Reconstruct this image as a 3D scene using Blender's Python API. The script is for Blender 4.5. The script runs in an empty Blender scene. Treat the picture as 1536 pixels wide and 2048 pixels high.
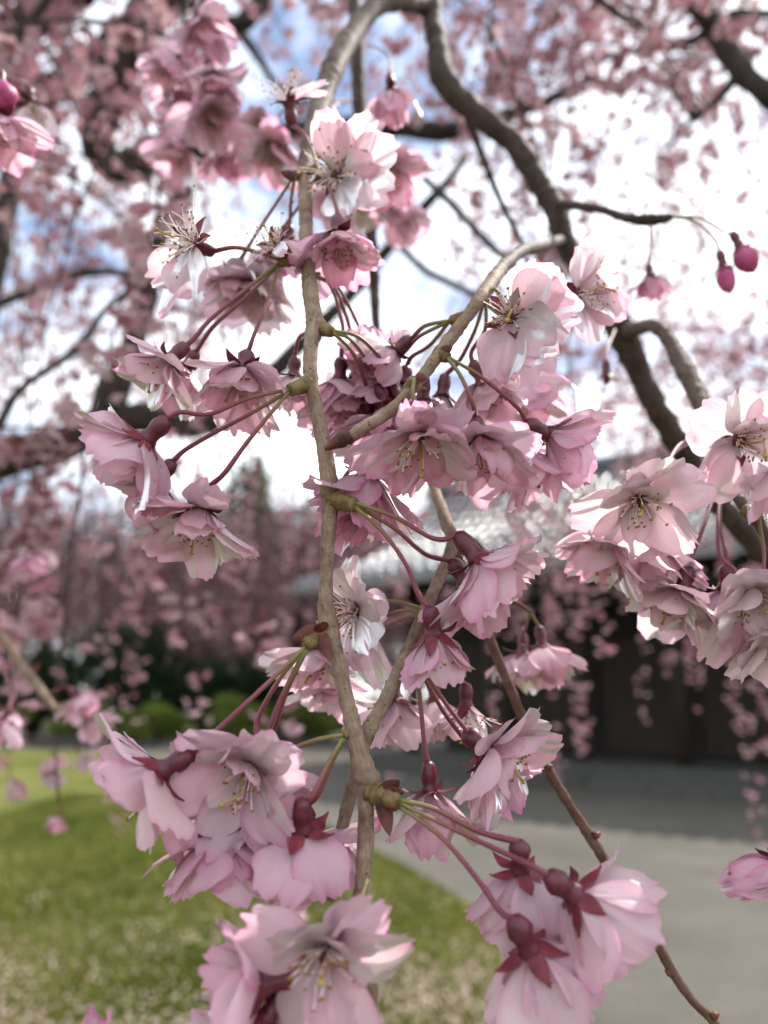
import bpy, math, random
import numpy as np
from mathutils import Vector, Matrix, noise

# ------------------------------------------------------------------ camera
R = math.radians
FPX, CX, CY = 1538.0, 768.0, 1024.0          # focal length and centre in photo pixels (1536 x 2048)
CAM = Vector((0, 0, 1.55)); PITCH = R(13.4)
RIGHT = Vector((1, 0, 0)); FWD = Vector((0, math.cos(PITCH), math.sin(PITCH))); UP = RIGHT.cross(FWD)
FOCUS = 0.238
scene = bpy.context.scene
cd = bpy.data.cameras.new('camera'); cam = bpy.data.objects.new('camera', cd); scene.collection.objects.link(cam)
cam.location = CAM; cam.rotation_euler = (math.pi/2 + PITCH, 0, 0)
cd.sensor_fit = 'VERTICAL'; cd.sensor_height = 34.62; cd.lens = 26.0
cd.clip_start = 0.01; cd.clip_end = 3000
cd.dof.use_dof = True; cd.dof.focus_distance = FOCUS; cd.dof.aperture_fstop = 26.0/3.7
scene.camera = cam
# ------------------------------------------------------------------ light
SUN_EL, SUN_AZ = R(54), R(50)
sun_dir = Vector((math.sin(SUN_AZ)*math.cos(SUN_EL), math.cos(SUN_AZ)*math.cos(SUN_EL), math.sin(SUN_EL)))
w = bpy.data.worlds.new('World'); scene.world = w; w.use_nodes = True
nt = w.node_tree; nt.nodes.clear()
def N(t, typ, **k):
    n = t.nodes.new(typ)
    for a, b in k.items(): setattr(n, a, b)
    return n
out = N(nt, 'ShaderNodeOutputWorld'); bg = N(nt, 'ShaderNodeBackground'); bg.inputs[1].default_value = 0.15
sky = N(nt, 'ShaderNodeTexSky', sky_type='NISHITA', sun_disc=False); sky.sun_elevation = SUN_EL; sky.sun_rotation = SUN_AZ
tc = N(nt, 'ShaderNodeTexCoord'); mp = N(nt, 'ShaderNodeMapping'); mp.inputs['Scale'].default_value = (1, 1, 1.9)
n1 = N(nt, 'ShaderNodeTexNoise'); n1.inputs['Scale'].default_value = 3.4; n1.inputs['Detail'].default_value = 6; n1.inputs['Roughness'].default_value = 0.55
rp = N(nt, 'ShaderNodeValToRGB'); rp.color_ramp.elements[0].position = 0.36; rp.color_ramp.elements[1].position = 0.54
mx = N(nt, 'ShaderNodeMix', data_type='RGBA'); mx.inputs['B'].default_value = (10.2, 10.6, 11.2, 1)
nt.links.new(tc.outputs['Generated'], mp.inputs['Vector']); nt.links.new(mp.outputs[0], n1.inputs['Vector'])
nt.links.new(n1.outputs['Fac'], rp.inputs['Fac']); nt.links.new(rp.outputs[0], mx.inputs['Factor'])
nt.links.new(sky.outputs[0], mx.inputs['A']); nt.links.new(mx.outputs['Result'], bg.inputs[0]); nt.links.new(bg.outputs[0], out.inputs[0])
sl = bpy.data.lights.new('sun', 'SUN'); sl.energy = 4.8; sl.angle = R(0.53); sl.color = (1, 0.95, 0.87)
so = bpy.data.objects.new('sun', sl); scene.collection.objects.link(so)
so.rotation_euler = (-sun_dir).to_track_quat('-Z', 'Y').to_euler(); so.location = (0, 0, 30)
scene.view_settings.view_transform = 'Standard'; scene.view_settings.look = 'None'
scene.view_settings.exposure = 0.46; scene.view_settings.gamma = 1.0; scene.view_settings.use_curve_mapping = False
c = scene.cycles
c.use_denoising = True; c.max_bounces = 10; c.diffuse_bounces = 5; c.glossy_bounces = 2; c.transmission_bounces = 8
c.transparent_max_bounces = 4; c.sample_clamp_indirect = 4.0; c.caustics_reflective = False; c.caustics_refractive = False

# ------------------------------------------------------------------ helpers
rng = random.Random(7); np.random.seed(7)
COL = scene.collection
def P(px, py, z): return CAM + RIGHT*((px-CX)/FPX*z) - UP*((py-CY)/FPX*z) + FWD*z
def D(dx, dy, dz): return (RIGHT*dx - UP*dy - FWD*dz).normalized()      # right, down, towards the viewer
def G(px, py, h=0.0):                                                    # photo point -> point on the ground
    d = RIGHT*((px-CX)/FPX) - UP*((py-CY)/FPX) + FWD
    t = (h-CAM.z)/d.z
    return CAM + d*t
def lerp(a, b, t): return a + (b-a)*t
def ln(*a): return bpy.data.meshes.new(*a)
def tag(o, label=None, cat=None, group=None, kind=None):
    if label: o['label'] = label
    if cat: o['category'] = cat
    if group: o['group'] = group
    if kind: o['kind'] = kind
    return o
def mesh(name, verts, faces, mats, uv=None, mi=None, smooth=True, attr=None):
    m = bpy.data.meshes.new(name); m.from_pydata([tuple(v) for v in verts], [], faces)
    for q in (mats if isinstance(mats, (list, tuple)) else [mats]): m.materials.append(q)
    if smooth: m.polygons.foreach_set('use_smooth', [True]*len(m.polygons))
    if mi is not None: m.polygons.foreach_set('material_index', mi)
    if uv is not None:
        l = m.uv_layers.new(name='UVMap'); l.data.foreach_set('uv', np.asarray(uv, dtype=np.float32).ravel())
    if attr is not None:
        a = m.attributes.new('tint', 'FLOAT', 'POINT'); a.data.foreach_set('value', np.asarray(attr, dtype=np.float32))
    m.update(); return m
def npmesh(name, V, F, mat, attr=None, smooth=False):
    """big triangle soups: V (n,3) F (m,k)"""
    m = bpy.data.meshes.new(name); k = F.shape[1]
    m.vertices.add(len(V)); m.vertices.foreach_set('co', V.astype(np.float32).ravel())
    m.loops.add(F.size); m.loops.foreach_set('vertex_index', F.astype(np.int32).ravel())
    m.polygons.add(len(F)); m.polygons.foreach_set('loop_start', np.arange(0, F.size, k, dtype=np.int32))
    m.polygons.foreach_set('loop_total', np.full(len(F), k, dtype=np.int32))
    if smooth: m.polygons.foreach_set('use_smooth', np.ones(len(F), dtype=bool))
    m.materials.append(mat)
    if attr is not None:
        a = m.attributes.new('tint', 'FLOAT', 'POINT'); a.data.foreach_set('value', attr.astype(np.float32))
    m.update(calc_edges=True); return m
def thing(name, loc, label, cat, group=None):
    o = bpy.data.objects.new(name, None); COL.objects.link(o); o.location = loc; o.empty_display_size = 0.02
    o['_p'] = 0; del o['_p']
    return tag(o, label, cat, group)
def part(name, me, parent, M=None, kind=None, label=None):
    """me given in world space unless M (matrix relative to the parent)"""
    o = bpy.data.objects.new(name, me); COL.objects.link(o); o.parent = parent
    o.matrix_basis = M if M is not None else Matrix.Translation(-parent.location)
    return tag(o, label=label, kind=kind)
def solo(name, me, label=None, cat=None, group=None, kind=None, loc=None):
    o = bpy.data.objects.new(name, me); COL.objects.link(o)
    if loc is not None: o.location = loc
    return tag(o, label, cat, group, kind)

def spline(pts, rad, step):
    """Catmull-Rom through world points"""
    pts = [Vector(p) for p in pts]; n = len(pts); Q = [pts[0]*2-pts[1]] + pts + [pts[-1]*2-pts[-2]]
    o, r = [], []
    for i in range(n-1):
        a, b, c_, d = Q[i:i+4]; k = max(2, int(math.ceil((c_-b).length/step)))
        for j in range(k):
            t = j/k
            o.append(0.5*((2*b) + (c_-a)*t + (2*a-5*b+4*c_-d)*t*t + (3*b-a-3*c_+d)*t**3)); r.append(lerp(rad[i], rad[i+1], t))
    o.append(pts[-1]); r.append(rad[-1]); return o, r
def tube_data(pts, rad, sides=10, bump=0.0, seed=0, cap=True, freq=1.0):
    V, F, UV = [], [], []
    t0 = (pts[1]-pts[0]).normalized(); ref = Vector((0, 0, 1)) if abs(t0.z) < 0.9 else Vector((1, 0, 0))
    x = t0.cross(ref).normalized(); L = 0.0; Ls = []
    for i, p in enumerate(pts):
        t = (pts[min(i+1, len(pts)-1)]-pts[max(i-1, 0)]).normalized()
        x = (x - t*x.dot(t)).normalized(); y = t.cross(x)
        if i: L += (p-pts[i-1]).length
        Ls.append(L)
        for k in range(sides):
            a = 2*math.pi*k/sides; d = x*math.cos(a)+y*math.sin(a); r = rad[i]
            if bump:
                q = p+d*r
                r *= 1 + bump*noise.noise(q*(0.55*freq/max(rad[i], 1e-4))+Vector((seed, 0, 0))) + bump*0.6*noise.noise(q*(1.7*freq/max(rad[i], 1e-4))+Vector((0, seed, 0)))
            V.append(p+d*r)
    n = len(pts)
    for i in range(n-1):
        for k in range(sides):
            k2 = (k+1) % sides
            F.append((i*sides+k, i*sides+k2, (i+1)*sides+k2, (i+1)*sides+k))
            for (ii, kk) in ((i, k), (i, k+1), (i+1, k+1), (i+1, k)): UV.append((kk/sides, Ls[ii]*100))
    if cap:
        F.append(tuple(range(sides))[::-1]); UV += [(0, 0)]*sides
        F.append(tuple((n-1)*sides+k for k in range(sides))); UV += [(0, L*100)]*sides
    return V, F, UV
def tube(name, pts, rad, mat, sides=10, bump=0.0, seed=0, step=0.002, freq=1.0):
    p, r = spline(pts, rad, step)
    V, F, UV = tube_data(p, r, sides, bump, seed, True, freq)
    return mesh(name, V, F, mat, UV)

# ------------------------------------------------------------------ materials
def mat(name):
    m = bpy.data.materials.new(name); m.use_nodes = True; t = m.node_tree
    b = t.nodes['Principled BSDF']; return m, t, b
def ramp(t, src, stops):
    r = N(t, 'ShaderNodeValToRGB'); e = r.color_ramp.elements
    e[0].position, e[0].color = stops[0][0], (*stops[0][1], 1); e[1].position, e[1].color = stops[-1][0], (*stops[-1][1], 1)
    for p_, c_ in stops[1:-1]:
        q = e.new(p_); q.color = (*c_, 1)
    t.links.new(src, r.inputs['Fac']); return r.outputs[0]
def nz(t, scale, detail=4, vec=None, rough=0.6):
    n = N(t, 'ShaderNodeTexNoise'); n.inputs['Scale'].default_value = scale; n.inputs['Detail'].default_value = detail; n.inputs['Roughness'].default_value = rough
    if vec is None:
        g = N(t, 'ShaderNodeNewGeometry'); vec = g.outputs['Position']
    t.links.new(vec, n.inputs['Vector']); return n.outputs['Fac']
def mth(t, op, a, b=None, c_=None, clamp=False):
    n = N(t, 'ShaderNodeMath', operation=op); n.use_clamp = clamp
    for i, v in enumerate((a, b, c_)):
        if v is None: continue
        if isinstance(v, (int, float)): n.inputs[i].default_value = v
        else: t.links.new(v, n.inputs[i])
    return n.outputs[0]
def mixc(t, f, a, b):
    n = N(t, 'ShaderNodeMix', data_type='RGBA')
    for k, v in (('Factor', f), ('A', a), ('B', b)):
        if isinstance(v, (int, float)): n.inputs[k].default_value = v
        elif isinstance(v, tuple): n.inputs[k].default_value = (*v, 1)
        else: t.links.new(v, n.inputs[k])
    return n.outputs['Result']
def bump(t, b, h, s, dist):
    n = N(t, 'ShaderNodeBump'); n.inputs['Strength'].default_value = s; n.inputs['Distance'].default_value = dist
    t.links.new(h, n.inputs['Height']); t.links.new(n.outputs[0], b.inputs['Normal'])

def petal_material():
    m, t, b = mat('petal'); t.nodes.remove(b); o = t.nodes['Material Output']
    uv = N(t, 'ShaderNodeUVMap'); sx = N(t, 'ShaderNodeSeparateXYZ'); t.links.new(uv.outputs[0], sx.inputs[0])
    u = mth(t, 'ABSOLUTE', mth(t, 'MULTIPLY_ADD', sx.outputs[0], 2.0, -1.0)); v = sx.outputs[1]
    at = N(t, 'ShaderNodeAttribute', attribute_type='OBJECT', attribute_name='pink'); pink = at.outputs['Fac']
    oi = N(t, 'ShaderNodeObjectInfo')
    edge = mth(t, 'MAXIMUM', mth(t, 'POWER', u, 7.0), mth(t, 'POWER', v, 7.0))
    edge = mth(t, 'MULTIPLY', edge, mth(t, 'ADD', mth(t, 'MULTIPLY', nz(t, 170, 2), 1.3), -0.1), clamp=True)
    edge = mth(t, 'MULTIPLY', edge, mth(t, 'MULTIPLY_ADD', pink, 1.0, 0.42), clamp=True)
    body = mixc(t, pink, (0.96, 0.85, 0.875), (0.93, 0.62, 0.745))
    tip = mth(t, 'MULTIPLY', mth(t, 'POWER', v, 2.0), mth(t, 'MULTIPLY', pink, 0.5), clamp=True)
    body = mixc(t, tip, body, (0.88, 0.50, 0.67))
    blotch = mth(t, 'MULTIPLY', mth(t, 'MULTIPLY', mth(t, 'SUBTRACT', nz(t, 95, 3), 0.46), 3.0, clamp=True), mth(t, 'MULTIPLY_ADD', oi.outputs['Random'], 0.5, 0.05), clamp=True)
    body = mixc(t, blotch, body, (0.91, 0.60, 0.725))
    body = mixc(t, edge, body, (0.74, 0.20, 0.45))
    claw = mth(t, 'SUBTRACT', 1.0, mth(t, 'MULTIPLY', v, 5.0), clamp=True)
    body = mixc(t, mth(t, 'MULTIPLY', claw, 0.65), body, (0.86, 0.38, 0.46))
    # veins running from claw to margin
    cb = N(t, 'ShaderNodeCombineXYZ')
    t.links.new(mth(t, 'MULTIPLY', sx.outputs[0], 26.0), cb.inputs[0]); t.links.new(mth(t, 'MULTIPLY', v, 1.6), cb.inputs[1])
    t.links.new(mth(t, 'MULTIPLY', oi.outputs['Random'], 40.0), cb.inputs[2])
    vein = nz(t, 1.0, 2, cb.outputs[0])
    body = mixc(t, mth(t, 'MULTIPLY', mth(t, 'MULTIPLY', mth(t, 'SUBTRACT', vein, 0.5), 4.0, clamp=True), 0.30), body, (0.86, 0.52, 0.66))
    df = N(t, 'ShaderNodeBsdfDiffuse'); tr = N(t, 'ShaderNodeBsdfTranslucent'); gl = N(t, 'ShaderNodeBsdfGlossy'); gl.inputs['Roughness'].default_value = 0.38
    bp = N(t, 'ShaderNodeBump'); bp.inputs['Strength'].default_value = 0.30; bp.inputs['Distance'].default_value = 0.0004
    t.links.new(mth(t, 'ADD', vein, nz(t, 260, 2)), bp.inputs['Height'])
    for s in (df, tr, gl): t.links.new(bp.outputs[0], s.inputs['Normal'])
    t.links.new(body, df.inputs[0])
    trc = N(t, 'ShaderNodeMix', data_type='RGBA', blend_type='MULTIPLY'); trc.inputs['Factor'].default_value = 1.0
    t.links.new(body, trc.inputs['A']); trc.inputs['B'].default_value = (1.0, 0.94, 0.95, 1); t.links.new(trc.outputs['Result'], tr.inputs[0])
    m1 = N(t, 'ShaderNodeMixShader'); m1.inputs[0].default_value = 0.66
    t.links.new(df.outputs[0], m1.inputs[1]); t.links.new(tr.outputs[0], m1.inputs[2])
    fr = N(t, 'ShaderNodeFresnel'); fr.inputs[0].default_value = 1.38
    m2 = N(t, 'ShaderNodeMixShader'); t.links.new(mth(t, 'MULTIPLY', fr.outputs[0], 0.8), m2.inputs[0]); t.links.new(m1.outputs[0], m2.inputs[1]); t.links.new(gl.outputs[0], m2.inputs[2])
    t.links.new(m2.outputs[0], o.inputs[0]); return m
def blossom_material(name, stops, tl=0.42):
    m, t, b = mat(name); t.nodes.remove(b); o = t.nodes['Material Output']
    at = N(t, 'ShaderNodeAttribute', attribute_name='tint')
    col = ramp(t, at.outputs['Fac'], stops)
    df = N(t, 'ShaderNodeBsdfDiffuse'); tr = N(t, 'ShaderNodeBsdfTranslucent'); t.links.new(col, df.inputs[0]); t.links.new(col, tr.inputs[0])
    m1 = N(t, 'ShaderNodeMixShader'); m1.inputs[0].default_value = tl
    t.links.new(df.outputs[0], m1.inputs[1]); t.links.new(tr.outputs[0], m1.inputs[2]); t.links.new(m1.outputs[0], o.inputs[0]); return m
def plain(name, a, b_, scale, rough=0.6, bs=0.3, bd=0.001, spec=0.3, sss=0):
    m, t, b = mat(name); f = nz(t, scale, 5)
    t.links.new(ramp(t, f, [(0.32, a), (0.68, b_)]), b.inputs['Base Color']); b.inputs['Roughness'].default_value = rough
    b.inputs['Specular IOR Level'].default_value = spec
    if bs: bump(t, b, f, bs, bd)
    return m
def bark_material(name, dark, mid, light, lent):
    m, t, b = mat(name); uv = N(t, 'ShaderNodeUVMap'); geo = N(t, 'ShaderNodeNewGeometry')
    f = nz(t, 260, 5); f2 = nz(t, 60, 3)
    mpn = N(t, 'ShaderNodeMapping'); mpn.inputs['Scale'].default_value = (26, 2.6, 1); t.links.new(uv.outputs[0], mpn.inputs[0])
    fib = nz(t, 1.0, 4, mpn.outputs[0])
    mix = mth(t, 'ADD', mth(t, 'MULTIPLY', f, 0.35), mth(t, 'ADD', mth(t, 'MULTIPLY', f2, 0.35), mth(t, 'MULTIPLY', fib, 0.3)))
    col = ramp(t, mix, [(0.34, dark), (0.47, mid), (0.62, light)])
    mv = N(t, 'ShaderNodeMapping'); mv.inputs['Scale'].default_value = (5, 5.5, 1); t.links.new(uv.outputs[0], mv.inputs[0])
    vo = N(t, 'ShaderNodeTexVoronoi'); vo.inputs['Scale'].default_value = 1.0; t.links.new(mv.outputs[0], vo.inputs['Vector'])
    spot = mth(t, 'MULTIPLY', mth(t, 'SUBTRACT', 0.17, vo.outputs['Distance']), 14.0, clamp=True)
    col = mixc(t, mth(t, 'MULTIPLY', spot, 0.8), col, lent)
    t.links.new(col, b.inputs['Base Color']); b.inputs['Roughness'].default_value = 0.7; b.inputs['Specular IOR Level'].default_value = 0.18
    bump(t, b, mth(t, 'ADD', mix, mth(t, 'MULTIPLY', spot, 0.35)), 0.7, 0.0006); return m
def pedicel_material():
    m, t, b = mat('pedicel'); uv = N(t, 'ShaderNodeUVMap'); sx = N(t, 'ShaderNodeSeparateXYZ'); t.links.new(uv.outputs[0], sx.inputs[0])
    f = mth(t, 'ADD', mth(t, 'MULTIPLY', sx.outputs[1], 0.30), mth(t, 'MULTIPLY', nz(t, 150, 3), 0.36))
    col = ramp(t, f, [(0.12, (0.17, 0.19, 0.04)), (0.42, (0.18, 0.11, 0.04)), (0.62, (0.20, 0.055, 0.052)), (0.95, (0.155, 0.022, 0.042))])
    t.links.new(col, b.inputs['Base Color']); b.inputs['Roughness'].default_value = 0.5; b.inputs['Subsurface Weight'].default_value = 0.12
    b.inputs['Subsurface Radius'].default_value = (0.0008, 0.0004, 0.0003); b.inputs['Sheen Weight'].default_value = 0.12
    bump(t, b, nz(t, 900, 2), 0.25, 0.0002); return m
M_PETAL = petal_material()
M_PED = pedicel_material()
M_CALYX = plain('calyx', (0.055, 0.005, 0.014), (0.125, 0.015, 0.030), 340, 0.42, 0.3, 0.0003, 0.5)
M_SEPAL = plain('sepal', (0.085, 0.008, 0.020), (0.20, 0.030, 0.042), 260, 0.5, 0.3, 0.0003)
M_FIL = plain('filament', (0.86, 0.70, 0.70), (0.90, 0.80, 0.78), 400, 0.5, 0)
M_ANT = plain('anther', (0.20, 0.075, 0.02), (0.42, 0.21, 0.04), 900, 0.6, 0)
M_PIS = plain('pistil', (0.30, 0.21, 0.035), (0.42, 0.31, 0.08), 500, 0.5, 0)
M_TWIG = bark_material('twig_bark', (0.072, 0.042, 0.029), (0.185, 0.125, 0.085), (0.32, 0.245, 0.18), (0.055, 0.030, 0.022))
M_TWIGD = bark_material('dark_twig_bark', (0.016, 0.010, 0.009), (0.040, 0.026, 0.021), (0.08, 0.053, 0.043), (0.11, 0.08, 0.06))
M_TWIGM = bark_material('brown_twig_bark', (0.032, 0.020, 0.016), (0.080, 0.054, 0.042), (0.145, 0.107, 0.085), (0.10, 0.055, 0.035))
M_LIMB = plain('limb_bark', (0.018, 0.013, 0.012), (0.065, 0.048, 0.041), 28, 0.8, 0.8, 0.01, 0.2)
M_SPUR = plain('spur', (0.085, 0.052, 0.026), (0.22, 0.165, 0.06), 330, 0.6, 0.6, 0.0006)
M_BRACT = plain('bract', (0.045, 0.012, 0.012), (0.155, 0.040, 0.028), 240, 0.5, 0.5, 0.0005)
M_BUD = plain('bud', (0.30, 0.03, 0.12), (0.50, 0.12, 0.26), 120, 0.5, 0.2, 0.0005)
PINKS = [(0.0, (0.80, 0.64, 0.665)), (0.5, (0.74, 0.47, 0.535)), (0.85, (0.64, 0.31, 0.40)), (0.93, (0.40, 0.13, 0.15)), (1.0, (0.26, 0.10, 0.07))]
PINKS = [(p_, tuple(q*k_ for q, k_ in zip(c_, (0.70, 0.655, 0.655)))) for p_, c_ in PINKS]
M_BLO = blossom_material('blossom', PINKS)
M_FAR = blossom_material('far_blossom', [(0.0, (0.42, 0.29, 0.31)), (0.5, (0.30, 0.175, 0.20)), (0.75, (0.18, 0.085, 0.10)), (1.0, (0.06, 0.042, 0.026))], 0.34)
M_LEAF = blossom_material('foliage', [(0.0, (0.022, 0.036, 0.014)), (0.6, (0.055, 0.085, 0.024)), (1.0, (0.12, 0.16, 0.045))], 0.3)
M_AZAL = blossom_material('hedge_foliage', [(0.0, (0.06, 0.09, 0.02)), (0.6, (0.12, 0.16, 0.035)), (1.0, (0.20, 0.22, 0.06))], 0.3)
M_DARK = blossom_material('evergreen_foliage', [(0.0, (0.010, 0.018, 0.010)), (0.7, (0.028, 0.045, 0.020)), (1.0, (0.05, 0.075, 0.028))], 0.22)

# ------------------------------------------------------------------ petals and flowers
def petal_mesh(L, W, a0, a1, cup, wav, notch, tw, curl, rs):
    nu, nv = 17, 13
    u = np.linspace(-1, 1, nu)[None, :]; v = np.linspace(0, 1, nv)[:, None]
    teeth = np.zeros(nu)
    for k in range(5): teeth += rs.uniform(0.008, 0.030)*np.sin(rs.uniform(4, 19)*u[0]+rs.uniform(0, 6.3))
    c0 = rs.uniform(-0.2, 0.2)
    ln_ = 1 - 0.24*np.abs(u[0])**3.2 - notch*np.exp(-((u[0]-c0)/0.13)**2) + teeth*(0.6+0.4*np.abs(u[0]))
    s = v*ln_[None, :]                                     # arc position 0..1
    hw = np.where(v < 0.68, 0.13+0.87*np.sin(np.clip(v/0.68, 0, 1)*np.pi/2)**1.05, np.cos((v-0.68)/0.32*0.55))*W/2
    # centre line
    K = 60; tt = np.linspace(0, 1.1, K); ang = a0+(a1-a0)*(tt**1.2) + curl*np.clip(tt-0.62, 0, 1)**2*5
    dr = np.sin(ang)*1.1/K*L; dz = np.cos(ang)*1.1/K*L
    r = np.concatenate([[0], np.cumsum(dr)[:-1]]); z = np.concatenate([[0], np.cumsum(dz)[:-1]])
    cr = np.interp(s, tt, r); cz = np.interp(s, tt, z); a = np.interp(s, tt, ang)
    lat = u*hw
    off = cup*(np.abs(u)**2)*hw*1.1*(0.4+0.6*np.sin(np.pi*np.clip(v, 0, 1)*0.8))
    ph = rs.uniform(0, 6.3); kf = rs.uniform(2.4, 4.4)
    off = off + wav*L*v**2*(np.sin(kf*u+ph)*0.55+np.sin(kf*1.9*u+ph*1.7+v*3)*0.30) + wav*0.45*L*np.sin(v*5+ph)*v
    off = off - 0.05*hw*np.exp(-(u/0.16)**2)*np.sin(v*np.pi)                  # midrib groove
    off = off + 0.012*L*v*np.sin(u*rs.uniform(8, 12)+ph)                        # fine radial pleats
    tws = tw*v
    ny = np.cos(tws)*lat - np.sin(tws)*off; off2 = np.sin(tws)*lat + np.cos(tws)*off
    X = cr - np.cos(a)*off2 + 0.0016; Y = ny; Z = cz + np.sin(a)*off2
    V = np.stack([X, Y, Z], -1).reshape(-1, 3)
    idx = np.arange(nu*nv).reshape(nv, nu)
    F = np.stack([idx[:-1, :-1], idx[:-1, 1:], idx[1:, 1:], idx[1:, :-1]], -1).reshape(-1, 4)
    UVv = np.stack([np.broadcast_to((u+1)/2, (nv, nu)), np.broadcast_to(v, (nv, nu))], -1).reshape(-1, 2)
    m = npmesh('petal', V, F, M_PETAL, smooth=True)
    l = m.uv_layers.new(name='UVMap'); l.data.foreach_set('uv', UVv[F.ravel()].astype(np.float32).ravel()); return m
def lathe(name, prof, m, sides=12, rib=0.0):
    V, F = [], []
    for i, (r, z) in enumerate(prof):
        for k in range(sides):
            a = 2*math.pi*k/sides; rr = r*(1+rib*math.cos(5*a)); V.append((rr*math.cos(a), rr*math.sin(a), z))
    for i in range(len(prof)-1):
        for k in range(sides): F.append((i*sides+k, i*sides+(k+1) % sides, (i+1)*sides+(k+1) % sides, (i+1)*sides+k))
    F.append(tuple(range(sides))[::-1]); F.append(tuple((len(prof)-1)*sides+k for k in range(sides)))
    return mesh(name, V, F, m)
HYP = 0.0082
CALYX = [lathe('calyx', [(0.0009, -HYP), (0.0019, -HYP+0.0008), (0.0024*q, -HYP+0.0018), (0.0027*q, -HYP+0.0030), (0.0024, -HYP+0.0042), (0.0021, -HYP+0.0054), (0.0021, -HYP+0.0066), (0.0026, -0.0008), (0.0027, 0.0003), (0.0016, 0.0007)], M_CALYX, 12, 0.05) for q in (0.86, 0.94, 1.02)]
def sepal_mesh(a0, a1):
    V, F = [], []; n = 6; r, z = 0.0024, -0.0004; L = 0.0062
    for i in range(n+1):
        t = i/n; a = lerp(a0, a1, t); hw = 0.0017*(1-t**1.6)*(0.8+0.5*math.sin(t*3))+0.00012
        nrm = (-math.cos(a), math.sin(a))
        for j in (-1, 0, 1):
            o_ = 0.0004*(abs(j)-0.5); V.append((r+nrm[0]*o_, hw*j, z+nrm[1]*o_))
        r += math.sin(a)*L/n; z += math.cos(a)*L/n
    for i in range(n):
        for j in range(2): F.append((i*3+j, i*3+j+1, i*3+j+4, i*3+j+3))
    return mesh('sepal', V, F, M_SEPAL)
SEP = [sepal_mesh(R(a), R(b)) for a, b in ((50, 70), (65, 100), (80, 130), (40, 60))]
def stamen_mesh(n, curly, seed, spread=0.55, length=0.0095):
    rs = random.Random(seed); V, F, mi = [], [], []
    for i in range(n):
        az = rs.uniform(0, 6.283); th = spread*math.sqrt(rs.random())*1.1
        d = Vector((math.sin(th)*math.cos(az), math.sin(th)*math.sin(az), math.cos(th)))
        L = length*rs.uniform(0.6, 1.12); side = Vector((rs.uniform(-1, 1), rs.uniform(-1, 1), rs.uniform(-1, 0.4)))
        p0 = Vector((math.cos(az), math.sin(az), 0))*0.0017*rs.uniform(0.5, 1); cu = curly*rs.uniform(0.3, 1.2)
        pts = [p0+d*(L*t)+side*(L*cu*t*t)+side.cross(d)*(0.25*cu*L*math.sin(t*4)) for t in (0, .25, .5, .75, 1)]
        v, f, _ = tube_data(pts, [0.00019, 0.00017, 0.00016, 0.00015, 0.00014], 4, cap=False)
        b0 = len(V); V += v; F += [tuple(q+b0 for q in ff) for ff in f]; mi += [0]*len(f)
        e = pts[-1]; r1 = rs.uniform(0.00034, 0.00050); b0 = len(V)
        V += [e+Vector(q)*r1 for q in ((1.3, 0, 0), (-1.3, 0, 0), (0, 1, 0), (0, -1, 0), (0, 0, 1), (0, 0, -1))]
        F += [tuple(b0+k for k in q) for q in ((0, 2, 4), (2, 1, 4), (1, 3, 4), (3, 0, 4), (2, 0, 5), (1, 2, 5), (3, 1, 5), (0, 3, 5))]; mi += [1]*8
    return mesh('stamens', V, F, [M_FIL, M_ANT], mi=mi)
STAM = [stamen_mesh(30, 0.16, s) for s in range(4)]
STAMC = [stamen_mesh(44, 0.5, 20+s, 0.95, 0.0100) for s in range(3)]
def pistil_mesh(seed):
    rs = random.Random(seed); pts = [Vector((0, 0, 0)), Vector((0.0006, 0, .004)), Vector((rs.uniform(-.002, .002), 0.001, .008)), Vector((rs.uniform(-.003, .003), 0.002, .0112))]
    V, F, _ = tube_data(pts, [0.0004, 0.00030, 0.00028, 0.0003], 6); b0 = len(V); e = pts[-1]
    for k in range(6):
        a = k*math.pi/3; V.append(e+Vector((0.0008*math.cos(a), 0.0008*math.sin(a), 0)))
    V += [e+Vector((0, 0, 0.0006)), e-Vector((0, 0, 0.0006))]
    for k in range(6): F += [(b0+k, b0+(k+1) % 6, b0+6), (b0+(k+1) % 6, b0+k, b0+7)]
    return mesh('pistil', V, F, M_PIS)
PIST = [pistil_mesh(s) for s in range(3)]

KINDS = {  # whorls: count, start angle, end angle, length, width (mm)
    'bell':  [(6, 50, 66, 20.0, 15.0), (4, 40, 54, 18.0, 13.5), (2, 30, 55, 12.0, 8.5)],
    'open':  [(6, 78, 84, 19.0, 15.5), (4, 68, 76, 17.0, 14.0), (2, 55, 75, 11.0, 9.0)],
    'side':  [(6, 50, 62, 20.0, 15.0), (4, 40, 52, 18.0, 13.5), (2, 26, 44, 13.0, 9.5)],
    'cup':   [(5, 40, 30, 18.5, 14.5), (4, 30, 22, 17.0, 13.0)],
    'full':  [(6, 64, 80, 19.5, 15.0), (5, 54, 70, 18.0, 13.5), (3, 40, 60, 14.0, 10.5)],
}
def hairs(V, F, UV, pts, rad, rs, dens):
    for i in range(len(pts)-1):
        t = (pts[i+1]-pts[i]).normalized()
        for k in range(dens):
            d = Vector((rs.gauss(0, 1), rs.gauss(0, 1), rs.gauss(0, 1))); d = (d-t*d.dot(t)).normalized()
            p = pts[i].lerp(pts[i+1], rs.random())+d*rad[i]*0.9; q = p+(d+t*rs.uniform(-.2, .5))*rs.uniform(0.0004, 0.0009)
            b = len(V); s = t*0.00004; V += [p-s, p+s, q]; F.append((b, b+1, b+2)); UV += [(0, 3.0)]*3
NF = [0]
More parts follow.
